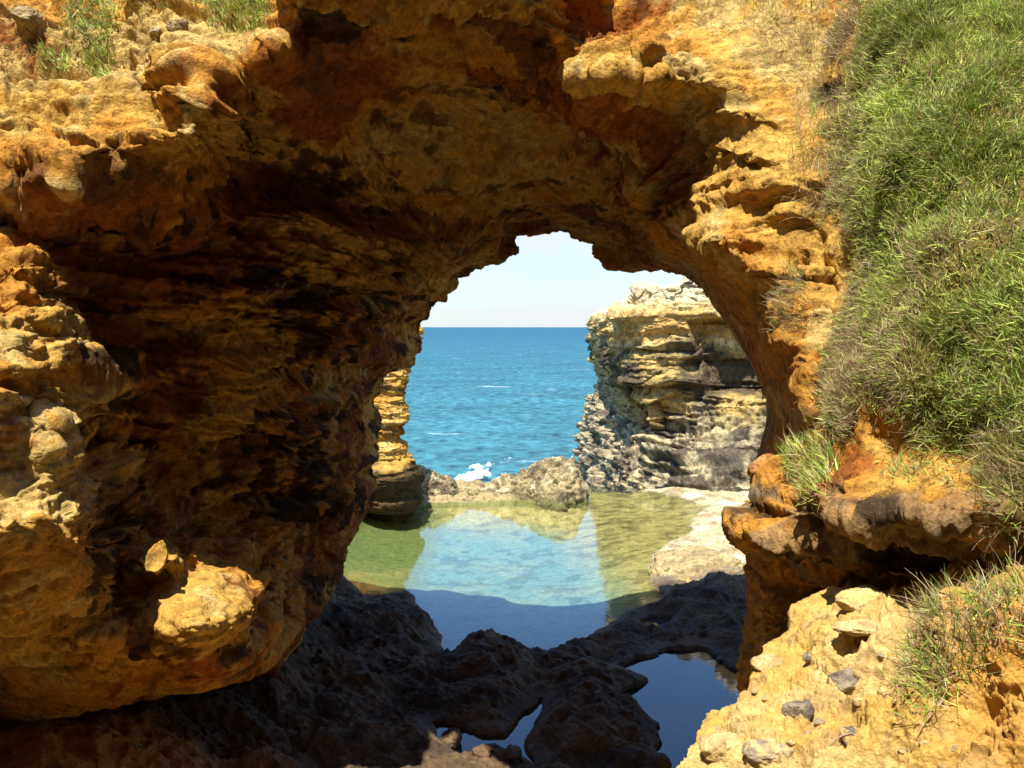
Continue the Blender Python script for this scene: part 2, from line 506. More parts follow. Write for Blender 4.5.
def relief(contour, outer_keys, tps, back_keys, nu, nv, nb, bumps=(), disp=None, jitter=0.0):
    """A rock body described by closed cross-sections. Each section u runs from the outer rim over the visible
    face to the contour (the edge of the opening) and on round the hidden back side to the rim again."""
    cont, t, s = resample(contour, nu)
    if jitter:
        q = np.stack([t / 22.0, 0 * t, 0 * t], -1)
        cont[:, 0] += jitter * fbm(q, 4, 200, 0.6); cont[:, 1] += jitter * fbm(q, 4, 204, 0.6)
    kt = [s[k] for k, _ in outer_keys]
    ox = np.interp(t, kt, [v[0] for _, v in outer_keys]); oy = np.interp(t, kt, [v[1] for _, v in outer_keys])
    def bumped(PX, PY):
        Y = tps(PX, PY)
        for bx, by, rx, ry, dy in bumps:
            e = ((PX - bx) / rx) ** 2 + ((PY - by) / ry) ** 2
            Y = Y + dy * np.exp(-e ** 1.5)
        return np.maximum(Y, 1.5)
    # rows are spread evenly over the real surface, so that steep flanks get as many as open faces
    nc_, nr_ = 200, 320
    ci = np.linspace(0, nu - 1, nc_)
    ac = np.linspace(0, 1, nr_)[:, None]
    def col(v): return np.interp(ci, np.arange(nu), v)[None]
    qx = col(ox) + (col(cont[:, 0]) - col(ox)) * ac; qy = col(oy) + (col(cont[:, 1]) - col(oy)) * ac
    Q3 = pix(qx, qy, bumped(qx, qy))
    ln = np.linalg.norm(np.diff(Q3, axis=0), axis=-1) * F / Q3[1:, :, 1]
    inside = ((qx > -40) & (qx < 1064) & (qy > -40) & (qy < 808))[1:]
    ln = ln * np.where(inside, 1.0, 0.22) + 0.05
    cum = np.concatenate([np.zeros((1, nc_)), np.cumsum(ln, 0)]); cum /= cum[-1]
    acol_ = np.stack([np.interp(np.linspace(0, 1, nv), cum[:, k], ac[:, 0]) for k in range(nc_)], 1)
    for _ in range(4):
        acol_[:, 1:-1] = 0.25 * acol_[:, :-2] + 0.5 * acol_[:, 1:-1] + 0.25 * acol_[:, 2:]
    fi = np.arange(nu) / (nu - 1) * (nc_ - 1)
    i0 = np.minimum(fi.astype(int), nc_ - 2); ff = (fi - i0)[None]
    a = acol_[:, i0] * (1 - ff) + acol_[:, i0 + 1] * ff
    PX = ox[None] + (cont[None, :, 0] - ox[None]) * a
    PY = oy[None] + (cont[None, :, 1] - oy[None]) * a
    Y = bumped(PX, PY)
    front = pix(PX, PY, Y)
    # back of the section through keyed world points
    kb = [s[k] for k, _ in back_keys]
    nbk = len(back_keys[0][1])
    pts = [front[-1]]
    for j in range(nbk):
        pts.append(np.stack([np.interp(t, kb, [v[j][c] for _, v in back_keys]) for c in range(3)], -1))
    pts.append(front[0])
    pts = np.stack(pts)                                   # (m, nu, 3)
    seg = np.linalg.norm(np.diff(pts, axis=0), axis=-1).mean(1)
    cs = np.concatenate([[0], np.cumsum(seg)]) / seg.sum()
    bt = np.linspace(0, 1, nb + 2)[1:-1]
    bt = bt ** 1.3
    idx = np.clip(np.searchsorted(cs, bt) - 1, 0, len(seg) - 1)
    f = ((bt - cs[idx]) / (cs[idx + 1] - cs[idx]))[:, None, None]
    backs = pts[idx] + (pts[idx + 1] - pts[idx]) * f
    V = np.concatenate([front, backs])
    N = grid_normals(V, wrap_r=True)
    # normals should face the camera on the visible side
    mid = N[nv // 2]; mp_ = V[nv // 2]
    if (mid * (np.array([0, 0, CAMZ]) - mp_)).sum(-1).mean() < 0:
        N = -N; flip = True
    else:
        flip = False
    # smooth the normals so that displacement does not fold
    for _ in range(6):
        N = N + np.roll(N, 3, 0) + np.roll(N, -3, 0)
        N[:, 3:-3] = N[:, 3:-3] + N[:, 6:] + N[:, :-6]
        N /= np.linalg.norm(N, axis=-1, keepdims=True) + 1e-9
    if disp is None:
        return V, flip
    h = np.maximum(np.linalg.norm(np.roll(V, -1, 0) - V, axis=-1), np.linalg.norm(np.gradient(V, axis=1), axis=-1))
    h = np.maximum(h, np.roll(h, 1, 0))
    d, crack = disp(np.concatenate([V, h[..., None]], -1).reshape(-1, 4))
    d = d.reshape(V.shape[:2])
    d = d - d[:nv].mean()
    dist = np.hypot(PX - cont[None, :, 0], PY - cont[None, :, 1])
    d[:nv] *= 0.38 + 0.62 * sstep(0, 70, dist)
    d[nv:] *= 0.38 + 0.62 * sstep(0, 0.15, bt)[:, None]
    V = V + N * d.reshape(V.shape[:2])[..., None]
    qx, qy = unpix(V)
    return V, N, qx, qy, crack, flip

def relief_quads(V, flip):
    Q = grid_quads(V.shape[0], V.shape[1], wrap_r=True)
    return Q[:, ::-1] if flip else Q

def remesh(V, flip, voxel):
    """closes the strip of sections into a solid and gives it an even skin of small quads"""
    nr, nc = V.shape[:2]
    Q = grid_quads(nr, nc, wrap_r=True)
    if flip: Q = Q[:, ::-1]
    T = np.concatenate([Q[:, [0, 1, 2]], Q[:, [0, 2, 3]]])
    Vf = V.reshape(-1, 3)
    r = np.arange(nr); r2 = (r + 1) % nr
    n = len(Vf)
    c0 = np.stack([r * nc, np.full(nr, n), r2 * nc], -1); c1 = np.stack([r * nc + nc - 1, r2 * nc + nc - 1, np.full(nr, n + 1)], -1)
    Vf = np.concatenate([Vf, V[:, 0].mean(0)[None], V[:, -1].mean(0)[None]])
    T = np.concatenate([T, c0[:, ::-1] if flip else c0, c1[:, ::-1] if flip else c1])
    o = mesh("base", Vf, T, M_ROCK)
    md = o.modifiers.new("r", 'REMESH'); md.mode = 'VOXEL'; md.voxel_size = voxel; md.adaptivity = 0.0
    dg = bpy.context.evaluated_depsgraph_get()
    ev = o.evaluated_get(dg).to_mesh()
    nv_ = len(ev.vertices)
    co = np.empty(nv_ * 3, np.float32); ev.vertices.foreach_get("co", co)
    no = np.empty(nv_ * 3, np.float32); ev.vertex_normals.foreach_get("vector", no)
    lp = np.empty(len(ev.loops), np.int32); ev.loops.foreach_get("vertex_index", lp)
    assert len(lp) == 4 * len(ev.polygons)
    o.to_mesh_clear()
    me = o.data
    bpy.data.objects.remove(o); bpy.data.meshes.remove(me)
    return co.reshape(-1, 3), no.reshape(-1, 3), lp.reshape(-1, 4)

#%% ---------------------------------------------------------------- rock arch
A_CONT = [(-260, 760, 8.8), (-120, 735, 9.0), (0, 717, 9.3), (72, 710, 9.5), (145, 696, 9.8), (203, 687, 10.0), (253, 674, 10.4),
          (286, 649, 11.2), (300, 624, 11.9), (325, 597, 13.0), (345, 570, 14.0), (354, 540, 14.6), (376, 490, 15.2),      # 12
          (380, 450, 15.6), (382, 400, 16.0), (392, 372, 16.3), (410, 364, 16.0), (420, 350, 16.0), (425, 328, 16.0),        # 18
          (434, 312, 15.9), (443, 303, 15.8), (447, 290, 15.7), (456, 276, 15.5), (471, 268, 15.3), (502, 260, 15.1), (521, 256, 15.0),  # 25
          (514, 244, 15.0), (512, 234, 15.0), (534, 233, 15.0), (561, 230, 15.0), (571, 232, 15.0), (577, 238, 15.0), (599, 240, 15.0),  # 32
          (594, 258, 15.1), (608, 270, 15.1), (647, 268, 14.7), (674, 270, 14.1), (686, 272, 14.2), (698, 288, 13.2),        # 38
          (712, 298, 10.8), (720, 316, 10.0), (734, 332, 9.4), (748, 352, 8.8), (766, 388, 8.2), (780, 424, 7.9),        # 44
          (768, 446, 9.2), (754, 466, 10.2), (744, 520, 10.6), (742, 560, 10.4), (744, 620, 10.2), (746, 690, 10.0), (748, 760, 9.9), (752, 920, 9.7)]  # 52
A_TPS = [p for i, p in enumerate(A_CONT) if i % 2 == 0 or 24 < i < 40] + [
    # upper left, above the lip
    (-300, -120, 8.6), (-300, 0, 7.9), (-300, 160, 7.6), (-150, 100, 8.0), (0, -120, 11.6), (0, 0, 9.9), (0, 90, 8.6), (0, 165, 7.8), (70, 168, 7.75),
    (130, 165, 7.65), (130, 80, 8.6), (130, 0, 9.7), (195, 138, 7.5), (214, 90, 7.55), (268, 54, 8.3), (285, 0, 8.7), (165, 105, 8.25), (60, 125, 8.2), (215, 55, 8.6), (245, 15, 9.0), (330, -40, 7.2), (292, -30, 8.5), (240, -60, 9.0), (310, -75, 6.8), (240, -130, 9.4), (130, -120, 11.2),
    # under the lip, left
    (0, 196, 8.2), (75, 200, 8.75), (135, 196, 9.1), (205, 170, 9.3), (235, 100, 9.2), (285, 105, 9.5), (340, 110, 9.6), (330, 55, 8.7),
    # left edge in the sun
    (-300, 300, 7.0), (-300, 520, 6.0), (-300, 700, 7.6), (0, 235, 7.95), (35, 262, 7.85), (45, 330, 7.55), (34, 400, 7.15), (66, 290, 8.0), (72, 370, 7.7), (70, 440, 7.4), (92, 340, 9.2), (92, 260, 9.0), (84, 420, 9.0),
    (20, 470, 6.8), (60, 500, 6.9), (92, 545, 6.95), (20, 545, 6.5), (122, 480, 9.0), (0, 572, 6.7), (0, 640, 7.8), (128, 588, 8.7), (60, 615, 8.0),
    # the dark wall
    (150, 300, 9.7), (200, 250, 9.9), (250, 330, 10.4), (300, 250, 11.0), (360, 260, 12.2), (400, 260, 13.4), (350, 350, 12.8), (395, 320, 15.0), (200, 450, 10.4),
    (300, 450, 12.2), (340, 500, 13.4), (150, 400, 9.8), (250, 540, 11.0), (180, 510, 10.0),
    # lower bulge
    (100, 645, 7.9), (200, 648, 7.8), (100, 685, 8.6), (190, 674, 8.8), (245, 622, 8.7), (268, 600, 10.2), (240, 590, 9.2),
    # roof underside
    (340, 0, 8.0), (450, 0, 7.4), (540, 0, 7.3), (400, 80, 9.0), (500, 80, 8.9), (440, 140, 10.7), (520, 140, 10.6), (400, 190, 12.2), (480, 195, 12.8), (560, 195, 13.2), (600, 140, 9.8),
    (620, 190, 11.6), (640, 235, 13.8), (450, -70, 6.6), (450, -140, 6.0), (350, -100, 6.6), (350, -150, 6.4), (560, -70, 8.0), (600, -140, 9.6),
    # right, in the sun
    (560, 0, 7.7), (600, 0, 8.5), (600, 72, 7.5), (650, 30, 8.1), (700, 0, 8.6), (750, 0, 8.4), (645, 78, 7.4), (700, 84, 7.35), (740, 90, 7.3), (800, 0, 8.1), (800, 100, 7.2),
    (640, 120, 8.5), (680, 150, 8.4), (690, 108, 7.7), (712, 130, 7.5), (740, 130, 7.2), (735, 175, 7.1), (790, 170, 6.7), (704, 222, 7.5), (690, 200, 8.6), (740, 215, 7.0), (748, 250, 6.9), (698, 248, 7.7), (800, 240, 6.5),
    (714, 275, 8.6), (738, 306, 8.0), (762, 300, 6.85), (764, 345, 7.5), (776, 345, 6.65), (786, 385, 6.5), (800, 330, 6.35), (796, 425, 6.35), (830, 400, 6.1), (800, -120, 9.2), (950, 0, 7.6), (950, 300, 6.8), (1200, -100, 6.4), (1200, 300, 5.8), (1200, 700, 6.4), (900, 500, 8.4), (900, 650, 9.0), (1000, 900, 8.5)]
A_OUT = [(0, (-420, 800)), (10, (-420, 560)), (14, (-420, 330)), (18, (-420, 60)), (21, (-330, -130)), (24, (150, -150)), (28, (470, -150)), (33, (640, -150)), (37, (900, -150)), (40, (1200, -100)),
         (44, (1250, 300)), (47, (1250, 500)), (52, (1250, 930))]
A_BACK = [(0, [(-7, 13, 1.0), (-9, 15, -0.5), (-12, 15, 3.0), (-9, 7, 3.0)]),
          (6, [(-2.9, 12.2, 0.9), (-3.6, 13.6, -0.4), (-12, 17, 3.0), (-10, 8, 3.5)]),
          (10, [(-2.7, 14.8, 1.0), (-3.3, 16.4, 0.6), (-12, 18, 4.0), (-10, 8, 4.5)]),
          (14, [(-2.6, 16.8, 3.4), (-3.4, 17.6, 3.6), (-11, 17, 5.5), (-10, 8.5, 6.0)]),
          (18, [(-1.7, 16.9, 5.2), (-2.6, 16.6, 6.8), (-9, 15.5, 8.5), (-8, 9.5, 9.0)]),
          (24, [(-0.4, 15.6, 6.5), (-0.8, 15.3, 7.1), (-2.6, 13.5, 8.4), (-3.4, 11, 9.2)]),
          (29, [(0.8, 15.5, 7.0), (0.8, 15.2, 7.3), (0.6, 13.6, 8.2), (0.0, 9.5, 9.0)]),
          (34, [(1.7, 15.7, 6.4), (1.8, 15.4, 7.2), (1.6, 13.6, 8.4), (1.4, 10, 9.4)]),
          (38, [(2.7, 14.6, 5.8), (3.6, 15.4, 6.5), (5.0, 14.5, 8.6), (5, 10, 9.4)]),
          (44, [(3.2, 12.6, 4.2), (4.4, 14.2, 4.6), (9, 14, 6.5), (10, 8, 7)]),
          (52, [(3.0, 10.6, -0.5), (5.4, 12.5, -0.6), (9, 12, 2), (9, 6, 2)])]
A_BUMPS = [(163, 557, 27, 16, -1.05), (207, 612, 50, 30, -0.55), (640, 188, 15, 13, -1.1), (742, 112, 36, 12, -0.14), (732, 152, 30, 13, -0.2), (600, 78, 20, 12, -0.3), (660, 84, 18, 10, -0.25),
           (15, 215, 25, 10, -0.15), (20, 262, 26, 12, -0.2), (55, 320, 20, 14, -0.2), (20, 372, 24, 12, -0.22), (50, 415, 22, 14, -0.2), (85, 505, 14, 16, -0.3), (40, 520, 24, 10, -0.2)]
atps = TPS(A_TPS, 0.0008)
def adisp(P):
    qx, qy = unpix(P[:, :3])
    kl = sstep(110, 70, qx) * sstep(180, 210, qy)
    k = 1 - 0.6 * sstep(680, 730, qx) * sstep(240, 280, qy) * sstep(500, 460, qy) - 0.4 * kl - 0.6 * sstep(670, 710, qx) * sstep(270, 240, qy) - 0.55 * sstep(70, 45, np.hypot((qx - 195) * 0.8, qy - 590)) - 0.5 * sstep(90, 50, np.hypot(qx - 270, qy - 45))
    cave = sstep(60, 130, qx) * sstep(560, 470, qx) * sstep(150, 200, qy)
    d, c = rock_disp(P, big=0.10, block=0.12, fine=0.08, pit=0.06, step=0.20, strata=1.3)
    bd_ = vnoise(np.stack([P[:, 0] * 0.2, P[:, 1] * 0.2, P[:, 2] * 3.0 + 0.12 * P[:, 0]], -1), 66)
    bd2_ = vnoise(np.stack([P[:, 0] * 0.4, P[:, 1] * 0.4, P[:, 2] * 8.0 + 0.3 * P[:, 0]], -1), 67)
    d = d + cave * (0.12 * np.tanh(bd_ * 8) + 0.05 * np.tanh(bd2_ * 6))
    return d * k + kl * 0.05 * fbm(P[:, :3] * 4.5, 4, 64, 0.6), c
Abase, aflip = relief(A_CONT, A_OUT, atps, A_BACK, 900, 400, 90, A_BUMPS, jitter=3.5)
VOX = 0.016 / DET
AV, AN, AQ = remesh(Abase, aflip, VOX)
px_, py_ = unpix(AV)
vd = np.array([0, 0, CAMZ]) - AV; vd /= np.linalg.norm(vd, axis=1, keepdims=True)
seen = sstep(-400, -300, px_) * sstep(1424, 1324, px_) * sstep(-200, -120, py_) * sstep(900, 820, py_) * sstep(-0.65, -0.4, (vd * AN).sum(1)) * (AV[:, 1] > 3)
m = seen > 0
d = np.zeros(len(AV)); Acrack = np.ones(len(AV))
d[m], Acrack[m] = adisp(np.concatenate([AV[m], np.full((m.sum(), 1), VOX * 0.75)], 1))
dist = np.abs(polyline_sd(np.stack([px_[m], py_[m]], -1), np.array(A_CONT)[:, :2]))
# the line that closes the polygon below the picture is not an edge
d[m] = (d[m] - d[m].mean()) * (0.30 + 0.70 * sstep(0, 70, dist)) * seen[m]
AV = AV + AN * d[:, None]
AX, AY = unpix(AV)
px_, py_ = AX, AY
AN = AN.astype(float)
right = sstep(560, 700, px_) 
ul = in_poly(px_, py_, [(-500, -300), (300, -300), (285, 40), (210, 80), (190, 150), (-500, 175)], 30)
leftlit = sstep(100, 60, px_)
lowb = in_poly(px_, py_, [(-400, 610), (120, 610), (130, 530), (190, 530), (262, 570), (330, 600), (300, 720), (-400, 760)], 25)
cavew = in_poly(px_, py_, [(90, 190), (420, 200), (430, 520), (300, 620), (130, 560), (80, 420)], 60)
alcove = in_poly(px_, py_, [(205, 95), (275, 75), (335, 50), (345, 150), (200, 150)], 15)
lightw = np.clip(np.maximum.reduce([right, ul, leftlit]), 0, 1)  # sunlit areas: painted paler and with less stain to brighten them
stain_shade = 0.48 + 0.02 * cavew - 0.38 * lightw - 0.25 * lowb - 0.1 * alcove
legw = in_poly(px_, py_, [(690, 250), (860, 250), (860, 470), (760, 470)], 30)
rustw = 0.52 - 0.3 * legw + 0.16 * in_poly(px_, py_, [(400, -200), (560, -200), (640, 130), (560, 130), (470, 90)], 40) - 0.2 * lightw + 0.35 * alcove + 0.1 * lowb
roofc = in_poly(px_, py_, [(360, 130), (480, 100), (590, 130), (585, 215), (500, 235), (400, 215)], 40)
foot_shade = in_poly(px_, py_, [(700, 545), (900, 545), (900, 760), (700, 760)], 25)  # shade below the ledge, painted in as darker rock colour
deepw = in_poly(px_, py_, [(120, 380), (370, 400), (365, 560), (300, 600), (250, 560), (130, 500)], 60)  # lower cave wall: black stain deepened to carry its deep shade too
stain_shade = stain_shade + 0.30 * foot_shade + 0.09 * deepw
creamw = 0.42 - 0.2 * foot_shade + 0.12 * leftlit + 0.12 * lightw + 0.12 * ul - 0.3 * alcove + 0.16 * roofc + 0.12 * legw
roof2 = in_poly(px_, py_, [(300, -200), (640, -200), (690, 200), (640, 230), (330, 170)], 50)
stain_shade = stain_shade - 0.10 * roofc - 0.08 * roof2 - 0.04 - 0.12 * lightw - 0.1 * ul
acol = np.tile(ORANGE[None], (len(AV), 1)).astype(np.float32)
acol[m] = rock_color(AV[m], Acrack[m], rustw[m], stain_shade[m], creamw[m])
arch = empty("rock_arch", "huge orange limestone rock arch framing the sea, its cave wall and roof in shade", "rock arch", (0, 0, 0))
def above(px, py, a, b):
    return (b[0] - a[0]) * (py - a[1]) - (b[1] - a[1]) * (px - a[0]) < 0
fc = AV[AQ].mean(1)
fqx, fqy = unpix(fc)
isleg = above(fqx, fqy, (830, -100), (700, 290)) & (fqx > 560) | (fqx > 700) & (fqy > 290)
isleg = (fqx > 560) & ((fqx - 700) * 390 + (fqy - 290) * 130 > 0)
isroof = ~isleg & above(fqx, fqy, (-200, 95), (425, 330))
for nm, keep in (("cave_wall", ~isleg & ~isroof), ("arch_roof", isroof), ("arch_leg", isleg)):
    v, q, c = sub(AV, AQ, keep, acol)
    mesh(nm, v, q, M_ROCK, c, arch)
AVIS = (seen > 0.5) & ((vd * AN).sum(1) > 0.05)

#%% ---------------------------------------------------------------- grassy bank on the right with its overhanging ledge
B_CONT = [(830, -220, 10.2), (815, -60, 9.2), (806, 60, 8.2), (800, 160, 7.4), (800, 240, 7.2), (800, 330, 7.4), (796, 400, 7.5), (788, 440, 7.0), (772, 462, 6.4), (750, 490, 6.2), (738, 520, 6.0), (742, 540, 5.9),
          (775, 548, 5.8), (830, 556, 5.6), (880, 572, 5.4), (940, 578, 5.2), (1000, 566, 5.0), (1080, 560, 4.8), (1300, 570, 4.2)]
B_TPS = B_CONT + [(875, 0, 6.9), (1000, 0, 6.1), (1300, 0, 5.0), (1300, -250, 7.0), (1000, -250, 7.6), (868, 120, 6.2), (1000, 150, 5.2), (868, 240, 5.8), (1000, 300, 4.6), (858, 320, 5.7), (1300, 300, 3.8),
                  (835, 400, 5.7), (900, 400, 5.0), (1000, 420, 4.3), (820, 450, 5.7), (880, 436, 5.15), (880, 474, 4.95), (960, 468, 4.55), (960, 435, 4.65), (830, 490, 5.25), (860, 508, 4.75), (930, 508, 4.45), (1000, 500, 4.2),
                  (790, 510, 5.5), (770, 500, 5.8), (870, 540, 4.9), (940, 545, 4.6), (1010, 530, 4.25), (1300, 500, 3.4)]
B_OUT = [(0, (1350, -260)), (5, (1350, 80)), (9, (1350, 300)), (14, (1350, 440)), (18, (1350, 560))]
B_BACK = [(0, [(3.6, 9.4, 9.6), (6, 9, 10), (6, 6, 9)]),
          (7, [(2.6, 8.4, 4.2), (6, 8.5, 4.4), (6, 5, 5)]),
          (10, [(2.0, 8.0, 3.2), (5, 8.5, 2.0), (6, 5, 4)]),
          (13, [(2.2, 7.4, 3.2), (4, 8.5, 1.5), (6, 5, 4)]),
          (18, [(3.2, 5.6, 3.6), (5.5, 7, 1.5), (6, 4.4, 3.6)])]
btps = TPS(B_TPS, 0.0004)
def bdisp(P):
    qx, qy = unpix(P[:, :3])
    ledge = sstep(478, 505, qy) 
    L = P[:, :3]
    zl = L[:, 2] + 0.05 * L[:, 0] + 0.02 * fbm(L * 2.0, 2, 69)
    d1 = 0.05 * fbm(L * 1.6, 3, 61) + 0.075 * np.tanh(5 * vnoise(np.stack([L[:, 0] * 0.4, L[:, 1] * 0.4, zl * 7.0], -1), 70)) + 0.03 * np.tanh(5 * vnoise(np.stack([L[:, 0] * 0.9, L[:, 1] * 0.9, zl * 18.0], -1), 71))
    d1 = d1 + 0.07 * ridged(L * 4.5, 4, 72, 0.6) + 0.03 * fbm(L * 16, 4, 73, 0.6)
    f1, _, _ = cells(L * np.array([2.8, 2.8, 5.5]) + 0.3 * fbm(L * 3, 3, 65)[:, None], 68)
    f2, _, _ = cells(L * 9.0, 74)
    d1 = d1 - 0.15 * sstep(0.36, 0.14, f1) - 0.04 * sstep(0.38, 0.12, f2)
    c1 = d1 * 0 + 1
    P = P[:, :3]
    d2 = 0.12 * fbm(P * 1.3, 4, 61) + 0.035 * fbm(P * 6, 5, 62, 0.6) + 0.03 * terr(fbm(P * 3.0, 3, 63), 3, 0.3)
    return np.where(ledge > 0, d1 * ledge + d2 * (1 - ledge), d2), c1
def solid(base, flip, voxel, disp):
    """even skin, displaced where the picture shows it; returns positions, normals, picture positions, quads, seen mask"""
    V, N, Q = remesh(base, flip, voxel)
    qx, qy = unpix(V)
    vd = np.array([0, 0, CAMZ]) - V; vd /= np.linalg.norm(vd, axis=1, keepdims=True)
    seen = sstep(-90, -20, qx) * sstep(1390, 1290, qx) * sstep(-200, -120, qy) * sstep(900, 820, qy) * sstep(-0.65, -0.4, (vd * N).sum(1)) * (V[:, 1] > 2)
    m = seen > 0
    d = np.zeros(len(V))
    d[m] = disp(np.concatenate([V[m], np.full((m.sum(), 1), voxel * 0.75)], 1))[0]
    V = V + N * ((d - d[m].mean()) * seen)[:, None]
    qx, qy = unpix(V)
    return V, N.astype(float), qx, qy, Q, (seen > 0.5) & ((vd * N).sum(1) > 0.0)
Bbase, bflip = relief(B_CONT, B_OUT, btps, B_BACK, 420, 360, 60, [(850, 515, 60, 12, -0.12), (960, 512, 50, 14, -0.12)])
BV, BN, BX, BY, BQ, BVIS = solid(Bbase, bflip, 0.012 / DET, bdisp)
bx_, by_ = BX, BY
P = BV
Pb = BV.reshape(-1, 3)
edge_n = 30 * fbm(Pb * 1.8, 4, 170) + 16 * fbm(Pb * 6, 3, 171)
GRASS_PX = [(838, -250), (1400, -250), (1400, 640), (1012, 540), (1000, 500), (985, 440), (940, 425), (880, 440), (830, 425), (838, 370), (856, 310), (850, 250), (836, 200), (822, 140), (842, 80), (838, 0)]
gm = sstep(22, -22, polyline_sd(np.stack([bx_ + edge_n, by_ + 0.8 * edge_n], -1), np.array(GRASS_PX, float)))
GMASK = gm
ledge = sstep(482, 500, by_ + 10 * fbm(P * 3, 3, 70)) * sstep(1040, 1000, bx_ + 20 * fbm(P * 3, 3, 71))
bcol = rock_color(P, None, 0.42, 0.12, 0.30)
lc = mix(mix(np.array([[0.36, 0.21, 0.075]]), np.array([[0.20, 0.145, 0.085]]), sstep(-0.3, 0.4, fbm(P * 2.2, 5, 72))), ORANGE[None], sstep(0.1, 0.5, fbm(P * 3.1, 4, 73) - 0.1))
lc = mix(lc, STAIN[None] * 1.3, sstep(0.15, 0.5, fbm(P * 4.3, 4, 74)) * 0.8)
bcol = mix(bcol, lc, ledge)
bcol = mix(bcol, np.array([[0.15, 0.145, 0.04]]), GMASK * 0.8)
bank = empty("grassy_bank", "steep orange earth bank at right overgrown with green grass above a dark jutting ledge", "bank")
isl = ledge[BQ].mean(1) > 0.5
for nm, keep in (("earth_slope", ~isl), ("rock_ledge", isl)):
    v, q, c = sub(P, BQ, keep, bcol)
    o = mesh(nm, v, q, M_ROCK, c, bank)
    if nm == "rock_ledge":
        o["label"] = "pitted grey and orange overhanging rock ledge"

#%% ---------------------------------------------------------------- unseen sinkhole walls behind the viewer, added to cut sky light on the cave
nwa, nwz = 220, 120
wa = np.linspace(math.radians(-28), math.radians(208), nwa); wz = np.linspace(-1, 15, nwz)
WR = 11.5 + 0 * wz[:, None] - 0.10 * wz[:, None]
WVv = np.stack([-WR * np.cos(wa)[None] * 0.95, 6.0 - WR * np.sin(wa)[None], wz[:, None] + 0 * wa[None]], -1)
Pw = WVv.reshape(-1, 3)
dw = 0.5 * fbm(Pw * 0.25, 4, 180) + 0.3 * terr(fbm(Pw * np.array([0.4, 0.4, 1.2]), 4, 181), 4)
inn = np.stack([np.cos(wa), np.sin(wa), 0 * wa], -1)[None]
WVv = WVv + inn * dw.reshape(WVv.shape[:2])[..., None]
wc_ = rock_color(WVv.reshape(-1, 3), None, 0.45, 0.5, 0.35)
sink = mesh("terrain", WVv.reshape(-1, 3), grid_quads(nwz, nwa), M_ROCK, wc_)
tag(sink, "unseen orange sinkhole walls round the viewpoint, added to cut sky light", "terrain", kind="structure")

#%% ---------------------------------------------------------------- sandy slope in the lower right corner
S_CONT = [(660, 900, 3.6), (672, 800, 3.9), (682, 752, 4.1), (700, 722, 4.3), (738, 700, 4.5), (756, 668, 4.7), (776, 640, 4.9), (792, 606, 5.1), (830, 592, 5.15), (866, 588, 5.1), (900, 596, 5.0), (950, 570, 4.8), (1010, 542, 4.6), (1100, 500, 4.3), (1300, 430, 3.9)]
S_TPS = S_CONT + [(760, 740, 3.85), (800, 690, 4.2), (830, 640, 4.5), (870, 625, 4.6), (850, 710, 3.95), (900, 660, 4.15), (960, 620, 4.1), (1010, 600, 4.0), (900, 760, 3.5), (1000, 700, 3.5), (1020, 770, 3.2), (750, 860, 3.2), (900, 950, 2.6), (1200, 600, 3.2), (1300, 950, 2.2), (740, 780, 3.7)]
S_OUT = [(0, (800, 1050)), (3, (1000, 1050)), (7, (1250, 1050)), (10, (1380, 900)), (14, (1420, 440))]
S_BACK = [(0, [(0.9, 4.6, 2.0), (1.2, 5.5, -0.6), (4, 5, -0.6), (3, 2.2, 0.5)]),
          (4, [(1.25, 5.2, 2.2), (1.6, 6.5, -0.6), (5, 6.5, -0.6), (4, 2.2, 0.5)]),
          (7, [(1.7, 6.0, 3.0), (2.0, 8.2, -0.6), (6, 8, -0.6), (5, 2.5, 0.5)]),
          (14, [(3.4, 5.2, 3.8), (5.0, 7.5, 0), (7, 7, 0), (6, 3, 2)])]
stps = TPS(S_TPS, 0.0004)
def sdisp(P):
    P = P[:, :3]
    d = 0.09 * fbm(P * 1.4, 4, 81) + 0.085 * fbm(P * 4.5, 5, 82, 0.62) + 0.02 * ridged(P * 16, 4, 83, 0.6)
    d = d + 0.14 * terr(fbm(P * 2.2, 4, 87), 5, 0.18) + 0.03 * terr(fbm(P * 8, 4, 91), 3, 0.2)
    f1, f2, idv = cells(P * 3.4 + fbm(P * 3, 3, 88)[:, None] * 0.3, 84)
    d = d + 0.045 * np.clip(idv, 0, 1) * sstep(0, 0.08, f2 - f1)
    f1, _, _ = cells(P * 9, 89)
    d = d - 0.03 * sstep(0.4, 0.1, f1) * sstep(0, 0.5, fbm(P * 1.1, 3, 90))
    return d, None
SV, SN, SX, SY, _, sflip = relief(S_CONT, S_OUT, stps, S_BACK, int(620 * DET), int(460 * DET), int(60 * DET), [(866, 605, 22, 16, -0.1), (770, 660, 22, 18, -0.08)], sdisp)
P = SV.reshape(-1, 3)
n1 = fbm(P * 1.6, 5, 85); n2 = fbm(P * 6, 4, 86)
scol = mix(np.array([[0.54, 0.33, 0.08]]), np.array([[0.57, 0.405, 0.15]]), sstep(-0.4, 0.5, n1 + 0.4 * n2))
scol = mix(scol, np.array([[0.52, 0.26, 0.05]]), sstep(900, 1000, SX.ravel() + 60 * n1) * 0.85)
scol = mix(scol, np.array([[0.42, 0.25, 0.09]]), sstep(0.2, 0.7, n2 - 0.3 * n1) * 0.6)
SQ = relief_quads(SV, sflip)
slope = mesh("sandy_slope", P, SQ, M_SAND, scol)
tag(slope, "sunlit pale yellow sandy rock slope in the lower right corner, strewn with stones", "rock slope")

